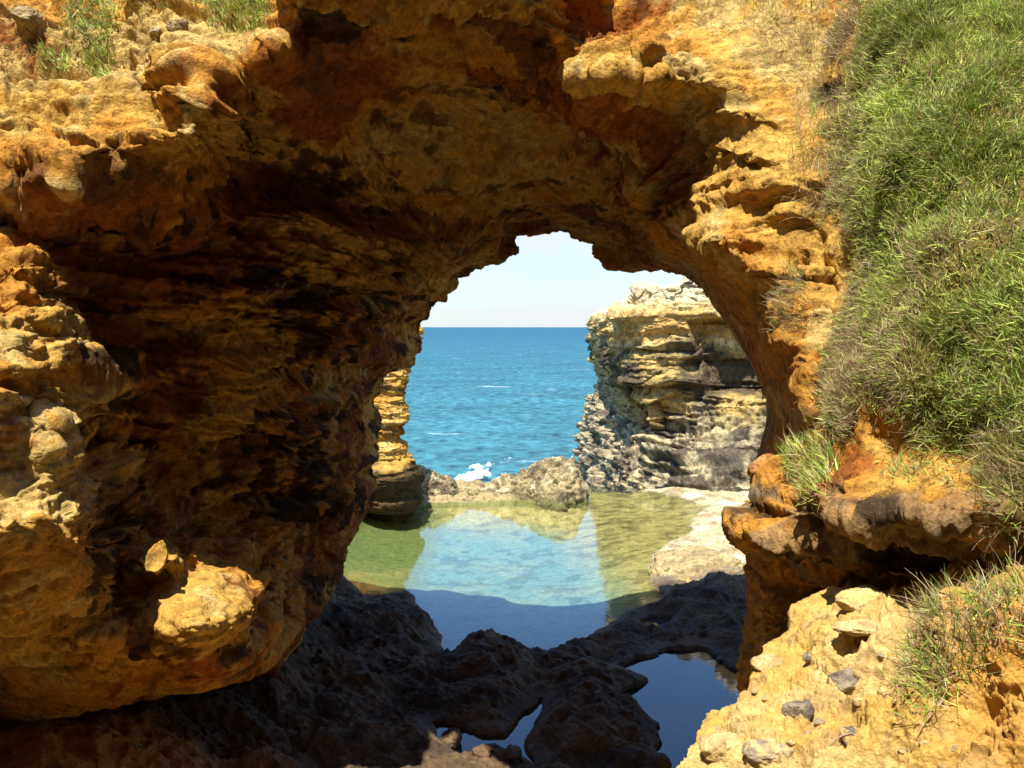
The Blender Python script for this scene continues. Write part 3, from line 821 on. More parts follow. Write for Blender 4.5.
#%% ---------------------------------------------------------------- shelf floor with pool basin
POOL_PX = [(415, 598), (424, 607), (436, 625), (444, 641), (437, 661), (446, 660), (458, 654), (479, 639), (500, 639), (520, 646), (535, 652), (555, 652), (574, 645), (598, 631), (617, 621), (640, 610), (668, 603),
           (661, 589), (650, 566), (663, 545), (691, 533), (692, 519), (710, 506), (677, 496), (654, 490), (586, 486), (583, 499), (540, 503), (477, 505), (423, 507), (400, 508), (370, 512), (330, 530), (325, 565), (345, 590), (385, 600)]
PUD_PX = [(619, 668), (640, 659), (667, 652), (700, 650), (720, 660), (735, 676), (746, 694), (756, 730), (760, 800), (672, 800), (662, 757), (660, 726), (640, 712), (619, 699), (636, 688), (640, 680)]
SMALL_PX = [(432, 724), (450, 724), (478, 736), (506, 737), (520, 718), (545, 700), (536, 718), (526, 745), (534, 766), (497, 748), (458, 757), (440, 740)]
TINY_PX = [(640, 623), (652, 617), (671, 618), (668, 625), (650, 630)]
polys = [ground(np.array(p)[:, 0], np.array(p)[:, 1])[:, :2] for p in (POOL_PX, PUD_PX, SMALL_PX, TINY_PX)]
xs = np.linspace(-9, 9.5, int(740 * DET)); ys = np.linspace(3.0, 33.5, int(1150 * DET))
GX, GY = np.meshgrid(xs, ys, indexing="ij")
G = np.stack([GX.ravel(), GY.ravel()], -1)
G3 = np.stack([G[:, 0], G[:, 1], 0 * G[:, 0]], -1).astype(np.float32)
jit = np.stack([fbm(G3 * 1.8, 4, 90), fbm(G3 * 1.8, 4, 91)], -1) * 0.12
sds = [polyline_sd(G + jit * (1.0 if i < 2 else 0.4), p) for i, p in enumerate(polys)]
sd = np.minimum.reduce(sds)
deep = [0.40, 0.35, 0.16, 0.08]
z = np.full(len(G), 0.0)
nrough = fbm(G3 * 0.9, 5, 92); nfine = ridged(G3 * 2.4, 5, 93, 0.6)
land = 0.04 + 0.17 * (1 - np.exp(-np.maximum(sd, 0) / 0.45)) * (1 + 0.5 * nrough) + 0.10 * nrough * np.clip(sd, 0, 1) + (0.08 * nfine + 0.10 * terr(fbm(G3 * 2.0, 4, 94), 5, 0.2) + 0.025 * ridged(G3 * 9, 3, 107, 0.6)) * np.clip(sd / 0.3, 0, 1)
# pale flat shelf round the far right of the pool is lower and smoother
flat = sstep(21.5, 23.5, G[:, 1]) * sstep(1.0, 2.0, G[:, 0])
fp1, _, _ = cells(G3 * 3.2 + 0.3 * fbm(G3 * 2, 3, 103)[:, None], 104)
fp2, _, _ = cells(G3 * 8.0, 105)
land = land - (0.09 * sstep(0.42, 0.12, fp1) + 0.035 * sstep(0.4, 0.12, fp2)) * np.clip(sd / 0.25, 0, 1) * (land > 0.10)
land = land * (1 - 0.55 * flat)
def hump(x, y, r, h, k=1.0):
    return h * np.exp(-(((G[:, 0] - x) / r) ** 2 + ((G[:, 1] - y) / (r * k)) ** 2) ** 1.3)
gp = lambda px, py: ground(px, py)[:2]
a = gp(385, 635); land += hump(a[0], a[1], 0.8, 0.28, 1.2) * sstep(0, 0.3, sd)
a = gp(490, 665); land += hump(a[0], a[1], 0.7, 0.10, 1.0) * sstep(0, 0.3, sd)
a = gp(590, 700); land += hump(a[0], a[1] - 0.6, 0.75, 0.16, 1.0) * sstep(0, 0.25, sd)
a = gp(700, 610); land += hump(a[0], a[1], 0.8, 0.25, 0.7) * sstep(0, 0.3, sd)
land += sstep(-2.4, -4.5, G[:, 0]) * 0.9 * sstep(0, 0.5, sd)
bed = np.zeros(len(G))
for s_, dp in zip(sds, deep):
    bed = np.where(s_ < 0, -dp * (1 - np.exp(s_ / (0.9 if dp > 0.38 else 0.5))), bed)
# right half of the pool is shallow
bed = np.where(sds[0] < 0, bed * (1 - 0.62 * sstep(1.2, 3.2, G[:, 0] + (G[:, 1] - 22) * 0.1)), bed)
bed += np.where(sd < 0, 0.05 * fbm(G3 * 1.5, 4, 95) * np.clip(-sd * 2, 0, 1), 0)
z = np.where(sd > 0, land, bed - 0.02)
seaw = sstep(30.4, 32.5, G[:, 1] + 0.3 * nrough)
z = z - seaw * 9.0
GV = np.stack([G[:, 0], G[:, 1], z], -1)
gq = grid_quads(len(xs), len(ys))
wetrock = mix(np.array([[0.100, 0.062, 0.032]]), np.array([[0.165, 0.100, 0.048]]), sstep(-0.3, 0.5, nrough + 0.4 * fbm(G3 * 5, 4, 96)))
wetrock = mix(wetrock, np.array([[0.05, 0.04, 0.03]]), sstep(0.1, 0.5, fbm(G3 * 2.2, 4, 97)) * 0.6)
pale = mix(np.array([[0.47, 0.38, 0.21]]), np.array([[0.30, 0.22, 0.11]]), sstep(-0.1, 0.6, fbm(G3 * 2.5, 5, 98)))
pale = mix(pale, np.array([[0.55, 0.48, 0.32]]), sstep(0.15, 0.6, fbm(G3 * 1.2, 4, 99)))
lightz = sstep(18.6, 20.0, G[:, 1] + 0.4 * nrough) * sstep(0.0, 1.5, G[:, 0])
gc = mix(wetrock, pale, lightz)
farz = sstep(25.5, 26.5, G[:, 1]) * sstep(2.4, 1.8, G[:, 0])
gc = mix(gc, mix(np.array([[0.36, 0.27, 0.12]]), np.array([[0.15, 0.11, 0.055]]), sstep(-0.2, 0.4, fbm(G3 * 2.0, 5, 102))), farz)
bedc = mix(np.array([[0.15, 0.25, 0.19]]), np.array([[0.22, 0.28, 0.17]]), sstep(-0.4, 0.5, fbm(G3 * 1.3, 5, 100)))
yel = mix(np.array([[0.42, 0.33, 0.10]]), np.array([[0.22, 0.175, 0.05]]), sstep(0.0, 0.6, fbm(G3 * np.array([2.6, 4.6, 1], np.float32), 5, 101, 0.6)))
bedc = mix(bedc, yel, np.clip(sstep(1.0, 2.6, G[:, 0] + (G[:, 1] - 22) * 0.12) + sstep(25.5, 27.5, G[:, 1]) , 0, 1))
bedc = mix(bedc, bedc * 0.45, sstep(0.12, 0.5, fbm(G3 * 2.6, 5, 106, 0.6)) * 0.7)
bedc = mix(bedc, np.array([[0.17, 0.19, 0.05]]), sstep(-1.6, -2.2, G[:, 0]))
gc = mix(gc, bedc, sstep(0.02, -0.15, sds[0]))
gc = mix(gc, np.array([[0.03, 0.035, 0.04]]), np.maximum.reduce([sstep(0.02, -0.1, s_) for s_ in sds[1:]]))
gc = mix(gc, mix(np.array([[0.50, 0.33, 0.12]]), np.array([[0.36, 0.22, 0.08]]), sstep(-0.3, 0.4, nrough)), sstep(10.6, 9.8, G[:, 1]))  # unseen near floor coloured pale to bounce warm light up to the roof
# green weed line at the far edge
gc = mix(gc, np.array([[0.16, 0.17, 0.04]]), sstep(0.25, 0.02, np.abs(sds[0])) * sstep(26, 27.2, G[:, 1]) * sstep(2.2, 1.8, G[:, 0]) * 0.8)
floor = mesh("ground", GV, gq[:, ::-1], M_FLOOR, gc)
tag(floor, "flat wet limestone shelf with rock pool basin under the arch", "ground", kind="structure")
if floor.data.polygons[0].normal.z < 0:
    floor.data.flip_normals()

def water_sheet(name, poly, zw, mat, label, grow=0.25):
    c = poly.mean(0)
    # triangulated fan over a slightly grown outline; the rock rises through its rim
    n = len(poly)
    e = np.roll(poly, -1, 0) - np.roll(poly, 1, 0)
    nrm = np.stack([e[:, 1], -e[:, 0]], -1); nrm /= np.linalg.norm(nrm, axis=1, keepdims=True) + 1e-9
    area = 0.5 * np.sum(poly[:, 0] * np.roll(poly[:, 1], -1) - np.roll(poly[:, 0], -1) * poly[:, 1])
    if area < 0: nrm = -nrm
    ring = poly + nrm * grow
    import bmesh
    from mathutils.geometry import tessellate_polygon
    tri = tessellate_polygon([[Vector((p[0], p[1], 0)) for p in ring]])
    V = np.c_[ring, np.full(n, zw)]
    T = np.array(tri, np.int32)
    a, b, d = V[T[:, 0]], V[T[:, 1]], V[T[:, 2]]
    up = np.cross(b - a, d - a)[:, 2] > 0
    T[~up] = T[~up][:, ::-1]
    o = mesh(name, V, T, mat, smooth=False)
    return tag(o, label, "water", kind="structure")
water_sheet("pool_water", polys[0], 0.0, M_POOL, "still clear turquoise rock pool water reflecting sky and far cliff")
water_sheet("puddle_water", polys[1], 0.001, M_PUDDLE, "smooth dark blue puddle beside the sandy slope", 0.15)
water_sheet("puddle_water", polys[2], 0.002, M_PUDDLE, "thin branching puddle among shaded rocks at bottom centre", 0.04)
water_sheet("puddle_water", polys[3], 0.003, M_PUDDLE, "tiny puddle glint on dark shelf right of pool", 0.03)

#%% ---------------------------------------------------------------- far cliff
plan = np.array([(5.4, 70), (4.4, 44), (3.85, 37.5), (3.82, 35.2), (4.3, 34.2), (5.3, 33.6), (6.8, 33.0), (8.6, 32.2), (11, 31), (16, 30)], float)
nu, nz = int(700 * DET), int(420 * DET)
pl, t, s = resample(plan, nu * 4)
# densify the visible front
tt = np.interp(np.linspace(0, 1, nu), [0, 0.12, 0.85, 1], [0, s[2] - 1.5, s[7] + 0.5, s[-1]])
pl = np.stack([np.interp(tt, t, pl[:, k]) for k in (0, 1)], -1)
for _ in range(12):
    pl[1:-1] = 0.25 * pl[:-2] + 0.5 * pl[1:-1] + 0.25 * pl[2:]
tg = np.gradient(pl, axis=0); tg /= np.linalg.norm(tg, axis=1, keepdims=True)
on = np.stack([tg[:, 1], -tg[:, 0]], -1)
if on[nu // 2] @ np.array([-0.3, -1]) < 0: on = -on
cpx = 512 + F * pl[:, 0] / pl[:, 1]
ztop = np.interp(cpx, [590, 596, 612, 621, 652, 664, 672, 684, 694, 720, 800], [5.3, 5.5, 5.8, 6.25, 6.3, 6.2, 6.4, 6.75, 6.5, 6.9, 7.2])
zk = [-8, -2, 0.0, 0.55, 0.85, 1.7, 2.35, 2.86, 3.4, 3.9, 4.3, 4.6, 5.0, 5.4, 5.7, 6.0, 6.4, 7.5]
ok_ = [0.8, 0.4, -0.15, -0.3, -0.55, -0.85, -0.70, -0.2, -0.14, 0.05, 0.17, 0.02, -0.02, 0.0, -0.25, -0.45, -0.65, -0.9]
front = sstep(s[3] + 0.6, s[4] + 1.8, tt)
zk2 = [-8, -1, 0.0, 0.3, 0.9, 1.6, 2.3, 3.0, 4.0, 8]
ok2 = [4.6, 3.6, 3.0, 2.6, 2.15, 1.6, 0.9, 0.25, 0, 0]
zz = np.linspace(-8, 1, nz)
rows = []
nplate = 26
for i in range(nz):
    f = i / (nz - 1)
    zrow = -8 + (ztop + 8) * (f ** 0.55)
    off = np.interp(zrow, zk, ok_)
    fl = front * np.interp(zrow, zk2, ok2)
    rows.append(np.concatenate([pl + on * off[:, None] - np.stack([0 * fl, fl], -1), zrow[:, None]], 1))
top = rows[-1]
for i in range(1, nplate):
    f = i / (nplate - 1)
    r = top.copy(); r[:, :2] -= on * (f * 9.0); r[:, 2] += 0.3 * f
    rows.append(r)
CV = np.stack(rows)
CN = grid_normals(CV)
if (CN[nz - 60, nu // 2] * np.array([-0.2, -1, 0])).sum() < 0: CN = -CN
P = CV.reshape(-1, 3)
d, ck = rock_disp(np.c_[P * 0.8, np.full(len(P), 0.022)], big=0.14, block=0.13, fine=0.09, pit=0.06, strata=3.6, step=0.20)
zf = P[:, 2]
rough_low = 0.16 * ridged(P * 1.1, 5, 110) * sstep(2.8, 1.2, zf)
d = d + rough_low - d.mean()
d = d.reshape(CV.shape[:2])
# recess in the upper right of the face, lit wall on its left
cx_, cy_ = unpix(CV)
rec = in_poly(cx_, cy_, [(688, 322), (760, 318), (760, 400), (708, 392)], 3)
d = d - 0.9 * rec
rec2 = np.exp(-(((cx_ - 692) / 11) ** 2 + ((cy_ - 368) / 9) ** 2) ** 1.5)
d = d - 0.6 * rec2
hor = CN.copy()
CV = CV + hor * d[..., None]
P = CV.reshape(-1, 3)
W = P + fbm(P * 0.4, 3, 111)[:, None] * 0.3
n1 = fbm(W * 0.7, 5, 112); n2 = fbm(W * 2.2, 5, 113); bd = vnoise(np.stack([W[:, 0] * 0.12, W[:, 1] * 0.12, W[:, 2] * 2.6], -1), 114)
zc = W[:, 2]
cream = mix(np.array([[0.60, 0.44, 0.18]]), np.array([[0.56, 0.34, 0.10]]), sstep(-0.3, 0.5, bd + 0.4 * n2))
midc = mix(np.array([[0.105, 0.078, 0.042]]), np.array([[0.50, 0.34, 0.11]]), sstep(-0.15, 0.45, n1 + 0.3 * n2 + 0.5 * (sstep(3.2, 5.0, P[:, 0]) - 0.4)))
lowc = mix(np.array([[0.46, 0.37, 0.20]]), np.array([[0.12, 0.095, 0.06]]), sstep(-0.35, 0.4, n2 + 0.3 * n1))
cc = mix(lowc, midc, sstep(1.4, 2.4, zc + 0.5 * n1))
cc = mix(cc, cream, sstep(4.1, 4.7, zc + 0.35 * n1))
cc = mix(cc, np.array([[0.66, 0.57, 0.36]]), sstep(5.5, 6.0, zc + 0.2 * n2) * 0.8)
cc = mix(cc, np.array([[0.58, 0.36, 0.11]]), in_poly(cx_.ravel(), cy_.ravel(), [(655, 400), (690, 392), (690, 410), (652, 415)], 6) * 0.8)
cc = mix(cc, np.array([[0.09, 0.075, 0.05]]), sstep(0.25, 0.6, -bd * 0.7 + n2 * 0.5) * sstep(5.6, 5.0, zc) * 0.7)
cq = grid_quads(CV.shape[0], CV.shape[1])
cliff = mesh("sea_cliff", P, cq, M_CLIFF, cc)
tag(cliff, "layered cream and grey sea cliff standing beyond the rock pool, seen through the arch", "cliff")

#%% ---------------------------------------------------------------- low rock ridge between pool and sea
def ridge_profile(x):
    # crest height along x, at about 29 m
    px = [395, 419, 430, 445, 452, 457, 470, 480, 489, 508, 527, 540, 555, 578, 590, 605]
    py = [468, 467, 472, 474, 478, 489, 492, 491, 484, 477, 471, 463, 458, 457, 458, 470]
    qx = 512 + F * x / 29.3
    return CAMZ - (np.interp(qx, px, py) - HOR) * 29.3 / F
nx, ny = 520, 200
rx = np.linspace(-3.6, 3.0, nx); rt = np.linspace(-1, 1, ny)
RX, RT = np.meshgrid(rx, rt, indexing="ij")
hz = ridge_profile(RX)
hz = hz - 1.6 * sstep(1.75, 2.25, RX)
basey = 29.2 + 0.35 * fbm(np.stack([RX.ravel() * 0.5, 0 * RX.ravel(), 0 * RX.ravel()], -1), 3, 120).reshape(RX.shape)
half = 0.95
prof = np.where(RT < 0, (1 - np.abs(RT) ** 2.2), (1 - np.abs(RT) ** 1.6))
low = np.where(RT < 0, -0.4, -8.5)
RZ = low + (hz - low) * np.clip(prof, 0, 1)
RY = basey + RT * np.where(RT < 0, half, 2.6)
RV = np.stack([RX, RY, RZ], -1)
RN = grid_normals(RV)
if RN[nx // 2, ny // 2, 2] < 0: RN = -RN
P = RV.reshape(-1, 3)
d = 0.13 * fbm(P * 1.3, 4, 121) + 0.13 * ridged(P * 2.2, 5, 122) + 0.05 * fbm(P * 8, 3, 123)
f1, f2, idv = cells(P * np.array([2.6, 2.6, 3.2]), 124)
d = d - 0.10 * sstep(0.4, 0.1, f1)
RV = RV + RN * (d.reshape(RX.shape) * 1.0)[..., None]
P = RV.reshape(-1, 3)
n2 = fbm(P * 2.2, 5, 125)
rc = mix(np.array([[0.34, 0.26, 0.13]]), np.array([[0.13, 0.10, 0.06]]), sstep(-0.3, 0.5, n2))
rc = mix(rc, np.array([[0.50, 0.40, 0.22]]), sstep(0.2, 0.6, fbm(P * 3, 4, 126)))
rc = mix(rc, np.array([[0.10, 0.10, 0.03]]), sstep(0.22, 0.05, P[:, 2] + 0.1 * n2) * 0.85)
rq = grid_quads(nx, ny)
ridge = mesh("rock_ridge", P, rq if RN[0, 0, 2] > 0 else rq, M_CLIFF, rc)
tag(ridge, "low jagged brown rock ridge between the still pool and the open sea", "rock ridge")

#%% ---------------------------------------------------------------- lit pillar behind the left side of the arch
nth, nh = int(360 * DET), int(420 * DET)
th = np.linspace(0, 2 * math.pi, nth, endpoint=False)
zh = np.linspace(-0.8, 5.3, nh)
cx = np.interp(zh, [-0.8, 0.6, 1.8, 3.0, 4.2, 5.3], [-3.45, -3.45, -3.74, -3.88, -3.96, -3.96])
cy = np.interp(zh, [-0.8, 0.6, 1.2, 2.2, 3.0, 4.2, 5.3], [26.9, 26.8, 26.7, 26.9, 27.2, 27.7, 28.0])
rr = np.interp(zh, [-0.8, 0.0, 0.35, 0.9, 1.4, 2.0, 3.0, 3.8, 4.5, 5.3], [0.75, 0.80, 1.02, 1.08, 1.02, 0.92, 1.02, 1.1, 1.2, 1.2])
ry = np.interp(zh, [-0.8, 0.0, 0.35, 0.9, 1.4, 2.0, 3.0, 5.3], [0.6, 0.65, 1.25, 1.5, 1.25, 0.9, 0.9, 1.0])
PV = np.stack([cx[:, None] + rr[:, None] * np.cos(th)[None], cy[:, None] + ry[:, None] * np.sin(th)[None], zh[:, None] + 0 * th[None]], -1)
P = PV.reshape(-1, 3)
nrm = np.stack([np.cos(th)[None] + 0 * zh[:, None], np.sin(th)[None] + 0 * zh[:, None], 0 * PV[..., 0]], -1)
d, ck = rock_disp(P, big=0.08, block=0.07, fine=0.05, pit=0.04, step=0.16)
d = d - d.mean()
PV = PV + nrm * d.reshape(PV.shape[:2])[..., None]
P = PV.reshape(-1, 3)
pc = rock_color(P, ck, 0.25, 0.14, 0.45)
pc = mix(pc, np.array([[0.030, 0.024, 0.014]]), sstep(1.5, 1.2, P[:, 2] + 0.3 * fbm(P * 1.5, 3, 130)) * 0.9)  # base colour darkened for black algae and for the shade under its overhang
pq = grid_quads(nh, nth, wrap_c=True)
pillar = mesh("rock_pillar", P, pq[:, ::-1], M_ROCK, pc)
tag(pillar, "narrow sunlit orange rock pillar on a dark round base at left edge of pool", "rock pillar")

#%% ---------------------------------------------------------------- sea
SEA_Z = -7.0
yr = np.concatenate([np.exp(np.linspace(math.log(31), math.log(700), 900)), np.exp(np.linspace(math.log(720), math.log(60000), 60))])
sr = np.linspace(-0.9, 0.9, 640); sr = np.sign(sr) * np.abs(sr / 0.9) ** 1.7 * 0.9
YY, SS = np.meshgrid(yr, sr, indexing="ij")
XX = SS * YY
p = np.stack([XX.ravel(), YY.ravel(), 0 * XX.ravel()], -1)
wv = 0.28 * fbm(p * np.array([0.08, 0.14, 1]), 3, 140, rot=False) + 0.16 * fbm(p * np.array([0.22, 0.5, 1]), 3, 141, rot=False) + 0.05 * fbm(p * np.array([0.9, 1.7, 1]), 3, 142)
fade = np.exp(-p[:, 1] / 420.0)
SVt = np.stack([p[:, 0], p[:, 1], SEA_Z + wv * fade], -1)
m_sea, t, b = new_mat("sea_water")
geo = node(t, "ShaderNodeNewGeometry")
sp = node(t, "ShaderNodeSeparateXYZ", {0: geo.outputs["Position"]})
lg = node(t, "ShaderNodeMath", {0: sp.outputs["Y"], 1: 10.0}, operation="LOGARITHM")
rmp = node(t, "ShaderNodeMapRange", {"Value": lg.outputs[0], "From Min": 1.75, "From Max": 3.2})
mpn = node(t, "ShaderNodeMapping", {"Vector": geo.outputs["Position"], "Scale": (0.05, 0.07, 1)})
big = node(t, "ShaderNodeTexNoise", {"Vector": mpn.outputs[0], "Scale": 1.0, "Detail": 6.0, "Roughness": 0.6})
mpf = node(t, "ShaderNodeMapping", {"Vector": geo.outputs["Position"], "Scale": (0.7, 0.55, 1)})
fin = node(t, "ShaderNodeTexNoise", {"Vector": mpf.outputs[0], "Scale": 1.0, "Detail": 8.0, "Roughness": 0.65})
cr = node(t, "ShaderNodeMix", {"Factor": rmp.outputs[0], "A": (0.040, 0.140, 0.150, 1), "B": (0.018, 0.088, 0.128, 1)}, data_type="RGBA")
vr = node(t, "ShaderNodeMapRange", {"Value": big.outputs["Fac"], "From Min": 0.3, "From Max": 0.7, "To Min": 0.75, "To Max": 1.25})
vr2 = node(t, "ShaderNodeMapRange", {"Value": fin.outputs["Fac"], "From Min": 0.33, "From Max": 0.67, "To Min": 0.45, "To Max": 1.6})
vm = node(t, "ShaderNodeMath", {0: vr.outputs[0], 1: vr2.outputs[0]}, operation="MULTIPLY")
vs = node(t, "ShaderNodeVectorMath", {0: cr.outputs["Result"], "Scale": vm.outputs[0]}, operation="SCALE")
# whitecaps
mpw = node(t, "ShaderNodeMapping", {"Vector": geo.outputs["Position"], "Scale": (0.045, 0.09, 1)})
wc = node(t, "ShaderNodeTexNoise", {"Vector": mpw.outputs[0], "Scale": 1.7, "Detail": 7.0, "Roughness": 0.62})
wr = node(t, "ShaderNodeMapRange", {"Value": wc.outputs["Fac"], "From Min": 0.645, "From Max": 0.72})
wf = node(t, "ShaderNodeMath", {0: wr.outputs[0], 1: fin.outputs["Fac"]}, operation="MULTIPLY")
fm = node(t, "ShaderNodeMix", {"Factor": wf.outputs[0], "A": vs.outputs[0], "B": (0.75, 0.8, 0.8, 1)}, data_type="RGBA")
hh = node(t, "ShaderNodeMath", {0: fin.outputs["Fac"], 1: 0.35, 2: big.outputs["Fac"]}, operation="MULTIPLY_ADD")
bp = node(t, "ShaderNodeBump", {"Height": hh.outputs[0], "Strength": 0.8, "Distance": 1.2})
di = node(t, "ShaderNodeBsdfDiffuse", {"Color": fm.outputs["Result"], "Normal": bp.outputs[0]})
gs = node(t, "ShaderNodeBsdfGlossy", {"Color": (0.9, 0.95, 1, 1), "Roughness": 0.35, "Normal": bp.outputs[0]})
mg = node(t, "ShaderNodeMixShader", {0: 0.08, 1: di.outputs[0], 2: gs.outputs[0]})
t.links.new(mg.outputs[0], t.nodes["Material Output"].inputs["Surface"])
t.nodes.remove(b)
sea = mesh("sea", SVt, grid_quads(len(yr), len(sr))[:, ::-1], m_sea)
tag(sea, "open turquoise sea reaching a straight blue horizon", "sea", kind="structure")
if sea.data.polygons[1000].normal.z < 0: sea.data.flip_normals()

# breaking foam just outside the ridge
fo = ground(478, 478, SEA_Z)
nfx, nfy = 160, 120
fxg, fyg = np.meshgrid(np.linspace(-1, 1, nfx), np.linspace(-1, 1, nfy), indexing="ij")
fp = np.stack([fo[0] + fxg * 3.4, fo[1] + fyg * 7.0 + fxg * 8.0, 0 * fxg], -1).reshape(-1, 3)
env = 1 - (fxg.ravel() ** 2 + fyg.ravel() ** 2)
fh = fbm(fp * np.array([1.1, 0.5, 1]), 5, 150, 0.6) * 1.1 + 1.3 * env - 0.95
fp[:, 2] = SEA_Z + 0.30 + 0.25 * np.clip(fh, 0, 1) + 0.10 * fbm(fp * 2, 3, 151)
keepv = fh > -0.25
fq = grid_quads(nfx, nfy)
fq = fq[keepv[fq].all(1)]
m_foam, t, b = new_mat("white_foam")
at = node(t, "ShaderNodeAttribute", attribute_name="tint")
geo = node(t, "ShaderNodeNewGeometry")
nz_ = node(t, "ShaderNodeTexNoise", {"Vector": geo.outputs["Position"], "Scale": 3.0, "Detail": 8.0, "Roughness": 0.7})
sm = node(t, "ShaderNodeMath", {0: at.outputs["Fac"], 1: nz_.outputs["Fac"]}, operation="ADD")
al = node(t, "ShaderNodeMapRange", {"Value": sm.outputs[0], "From Min": 0.55, "From Max": 1.05})
b.inputs["Base Color"].default_value = (0.80, 0.84, 0.84, 1); b.inputs["Roughness"].default_value = 0.9
t.links.new(al.outputs[0], b.inputs["Alpha"])
u, inv = np.unique(fq, return_inverse=True)
foam = mesh("sea_foam", fp[u], inv.reshape(fq.shape), m_foam, np.repeat((fh[u] * 0.9)[:, None], 3, 1))
tag(foam, "white breaking wave foam just beyond the low ridge", "foam", kind="stuff")

#%% ---------------------------------------------------------------- loose stones and boulders
def ico(sub_):
    import bmesh
    bm = bmesh.new(); bmesh.ops.create_icosphere(bm, subdivisions=sub_, radius=1.0)
    V = np.array([v.co[:] for v in bm.verts]); T = np.array([[v.index for v in f.verts] for f in bm.faces])
    bm.free()
    return V, T
ICO5 = ico(6); ICO4 = ico(5); ICO3 = ico(3)

def stone(name, pos, size, col1, col2, seed, label, cat="stone", mat=None, group=None, flat=0.0, hi=False, rotz=0.0, small=False):
    V0, T = ICO5 if hi else (ICO3 if small else ICO4)
    r = np.random.default_rng(seed)
    V = V0.copy()
    # chop with random planes so that it has facets
    for k in range(9):
        n = r.normal(size=3); n /= np.linalg.norm(n)
        h = r.uniform(0.55, 0.88)
        dd = V @ n - h
        V = V - np.where(dd > 0, dd * 0.85, 0)[:, None] * n
    s = np.array(size, float)
    q = V * 1.3 + seed * 3.7
    V = V * (1 + 0.16 * fbm(q, 4, seed % 17)[:, None] + 0.07 * ridged(q * 2.6, 4, 7)[:, None] + 0.025 * fbm(q * 9, 3, 8)[:, None])
    V = V * s
    c, sn = math.cos(rotz), math.sin(rotz)
    V = np.stack([V[:, 0] * c - V[:, 1] * sn, V[:, 0] * sn + V[:, 1] * c, V[:, 2]], -1)
    n2 = fbm(V / s.mean() * 1.8 + seed, 5, 3)
    cl = mix(np.array([col1]), np.array([col2]), sstep(-0.35, 0.4, n2))
    o = mesh(name, V, T, mat or M_SAND, cl)
    o.location = pos
    return tag(o, label, cat, group)

def surf(tps, px, py, lift=0.0):
    p = pix(px, py, tps(np.array([px]), np.array([py]))[0] - 0.02)
    p[2] += lift
    return tuple(p)
GREY = (0.30, 0.24, 0.16); DGREY = (0.16, 0.13, 0.10); PALE = (0.62, 0.46, 0.20); TAN = (0.50, 0.34, 0.14)
G1 = "stones on the sandy slope"
def near(V, X, Yp, px, py):
    """the front-facing surface point that shows nearest to a picture position"""
    d = (X - px) ** 2 + (Yp - py) ** 2
    dist = np.linalg.norm(V - np.array([0, 0, CAMZ]), axis=-1)
    m = d < max(d.min() * 4, 9)
    k = np.argmin(np.where(m, dist, 1e9))
    return V.reshape(-1, 3)[k].copy()
def on_slope(px, py, dz=0.0):
    p = near(SV, SX, SY, px, py); p[2] += dz - 0.02; p[1] += 0.015
    return tuple(p)
stone("stone", on_slope(800, 706), (0.075, 0.06, 0.05), GREY, DGREY, 1, "pointed dark grey stone half sunk in the sandy slope, near its left edge", group=G1, rotz=0.5)
stone("stone", on_slope(848, 678), (0.085, 0.07, 0.065), DGREY, GREY, 2, "blackish crumbly stone above a small hollow in middle of sandy slope", group=G1)
stone("stone", on_slope(776, 748), (0.105, 0.08, 0.05), GREY, PALE, 3, "broad flat grey stone at the bottom corner of the sandy slope", group=G1)
stone("stone", on_slope(850, 730), (0.05, 0.05, 0.04), DGREY, TAN, 4, "small brown-grey stone below the blackish stone, beside dry twigs", group=G1)
stone("stone", on_slope(808, 657), (0.035, 0.03, 0.03), DGREY, GREY, 5, "tiny dark pebble-like stone in upper part of sandy slope", group=G1)
stone("stone", on_slope(872, 625), (0.17, 0.10, 0.035), TAN, PALE, 6, "long flat tan slab lying near the top of the sandy slope", group=G1)
stone("stone", on_slope(768, 662), (0.085, 0.07, 0.055), PALE, TAN, 7, "rounded tan stone on the slope's left edge above the puddle", group=G1)
stone("stone", on_slope(822, 676), (0.045, 0.04, 0.04), PALE, CREAM, 8, "small pale cream stone beside the blackish stone on the slope", group=G1)
stone("stone", on_slope(864, 600), (0.13, 0.09, 0.085), PALE, CREAM, 9, "pale pointed stone at the very top of sandy slope under ledge", group=G1)
stone("stone", on_slope(722, 745), (0.10, 0.09, 0.07), PALE, TAN, 12, "pale rounded stone at slope's lower left tip overlooking puddle", group=G1)
p = pix(768, 468, 6.35)
stone("boulder", tuple(p), (0.13, 0.12, 0.09), (0.36, 0.16, 0.05), (0.50, 0.27, 0.08), 21, "small rust red boulder wedged under the earth bank above ledge tip", "boulder", M_ROCK)
g = ground(703, 585)
stone("boulder", (g[0] + 0.05, g[1] + 0.6, 0.0), (0.98, 1.25, 0.52), (0.44, 0.33, 0.15), (0.30, 0.22, 0.10), 22, "large low tan boulder sunlit at the right edge of the pool", "boulder", M_CLIFF, hi=True)
FG = "dark boulders on the shaded shelf"
def dark_boulder(px, py, size, seed, label, sink=0.1):
    g = ground(px, py)
    return stone("boulder", (g[0], g[1], size[2] * 0.55 - sink), size, (0.17, 0.11, 0.06), (0.10, 0.07, 0.045), seed, label, "boulder", M_FLOOR, FG)
dark_boulder(575, 742, (0.42, 0.34, 0.20), 31, "biggest shaded brown boulder between the two bottom puddles")
dark_boulder(452, 744, (0.15, 0.12, 0.13), 32, "small dark boulder standing in the branching puddle", 0.02)
dark_boulder(382, 640, (0.50, 0.5, 0.30), 33, "shaded rounded boulder at near left corner of the pool")
dark_boulder(495, 664, (0.34, 0.30, 0.17), 34, "shaded low boulder at middle of the pool's near edge")
dark_boulder(655, 770, (0.18, 0.16, 0.14), 35, "small dark boulder against the left edge of the blue puddle", 0.02)
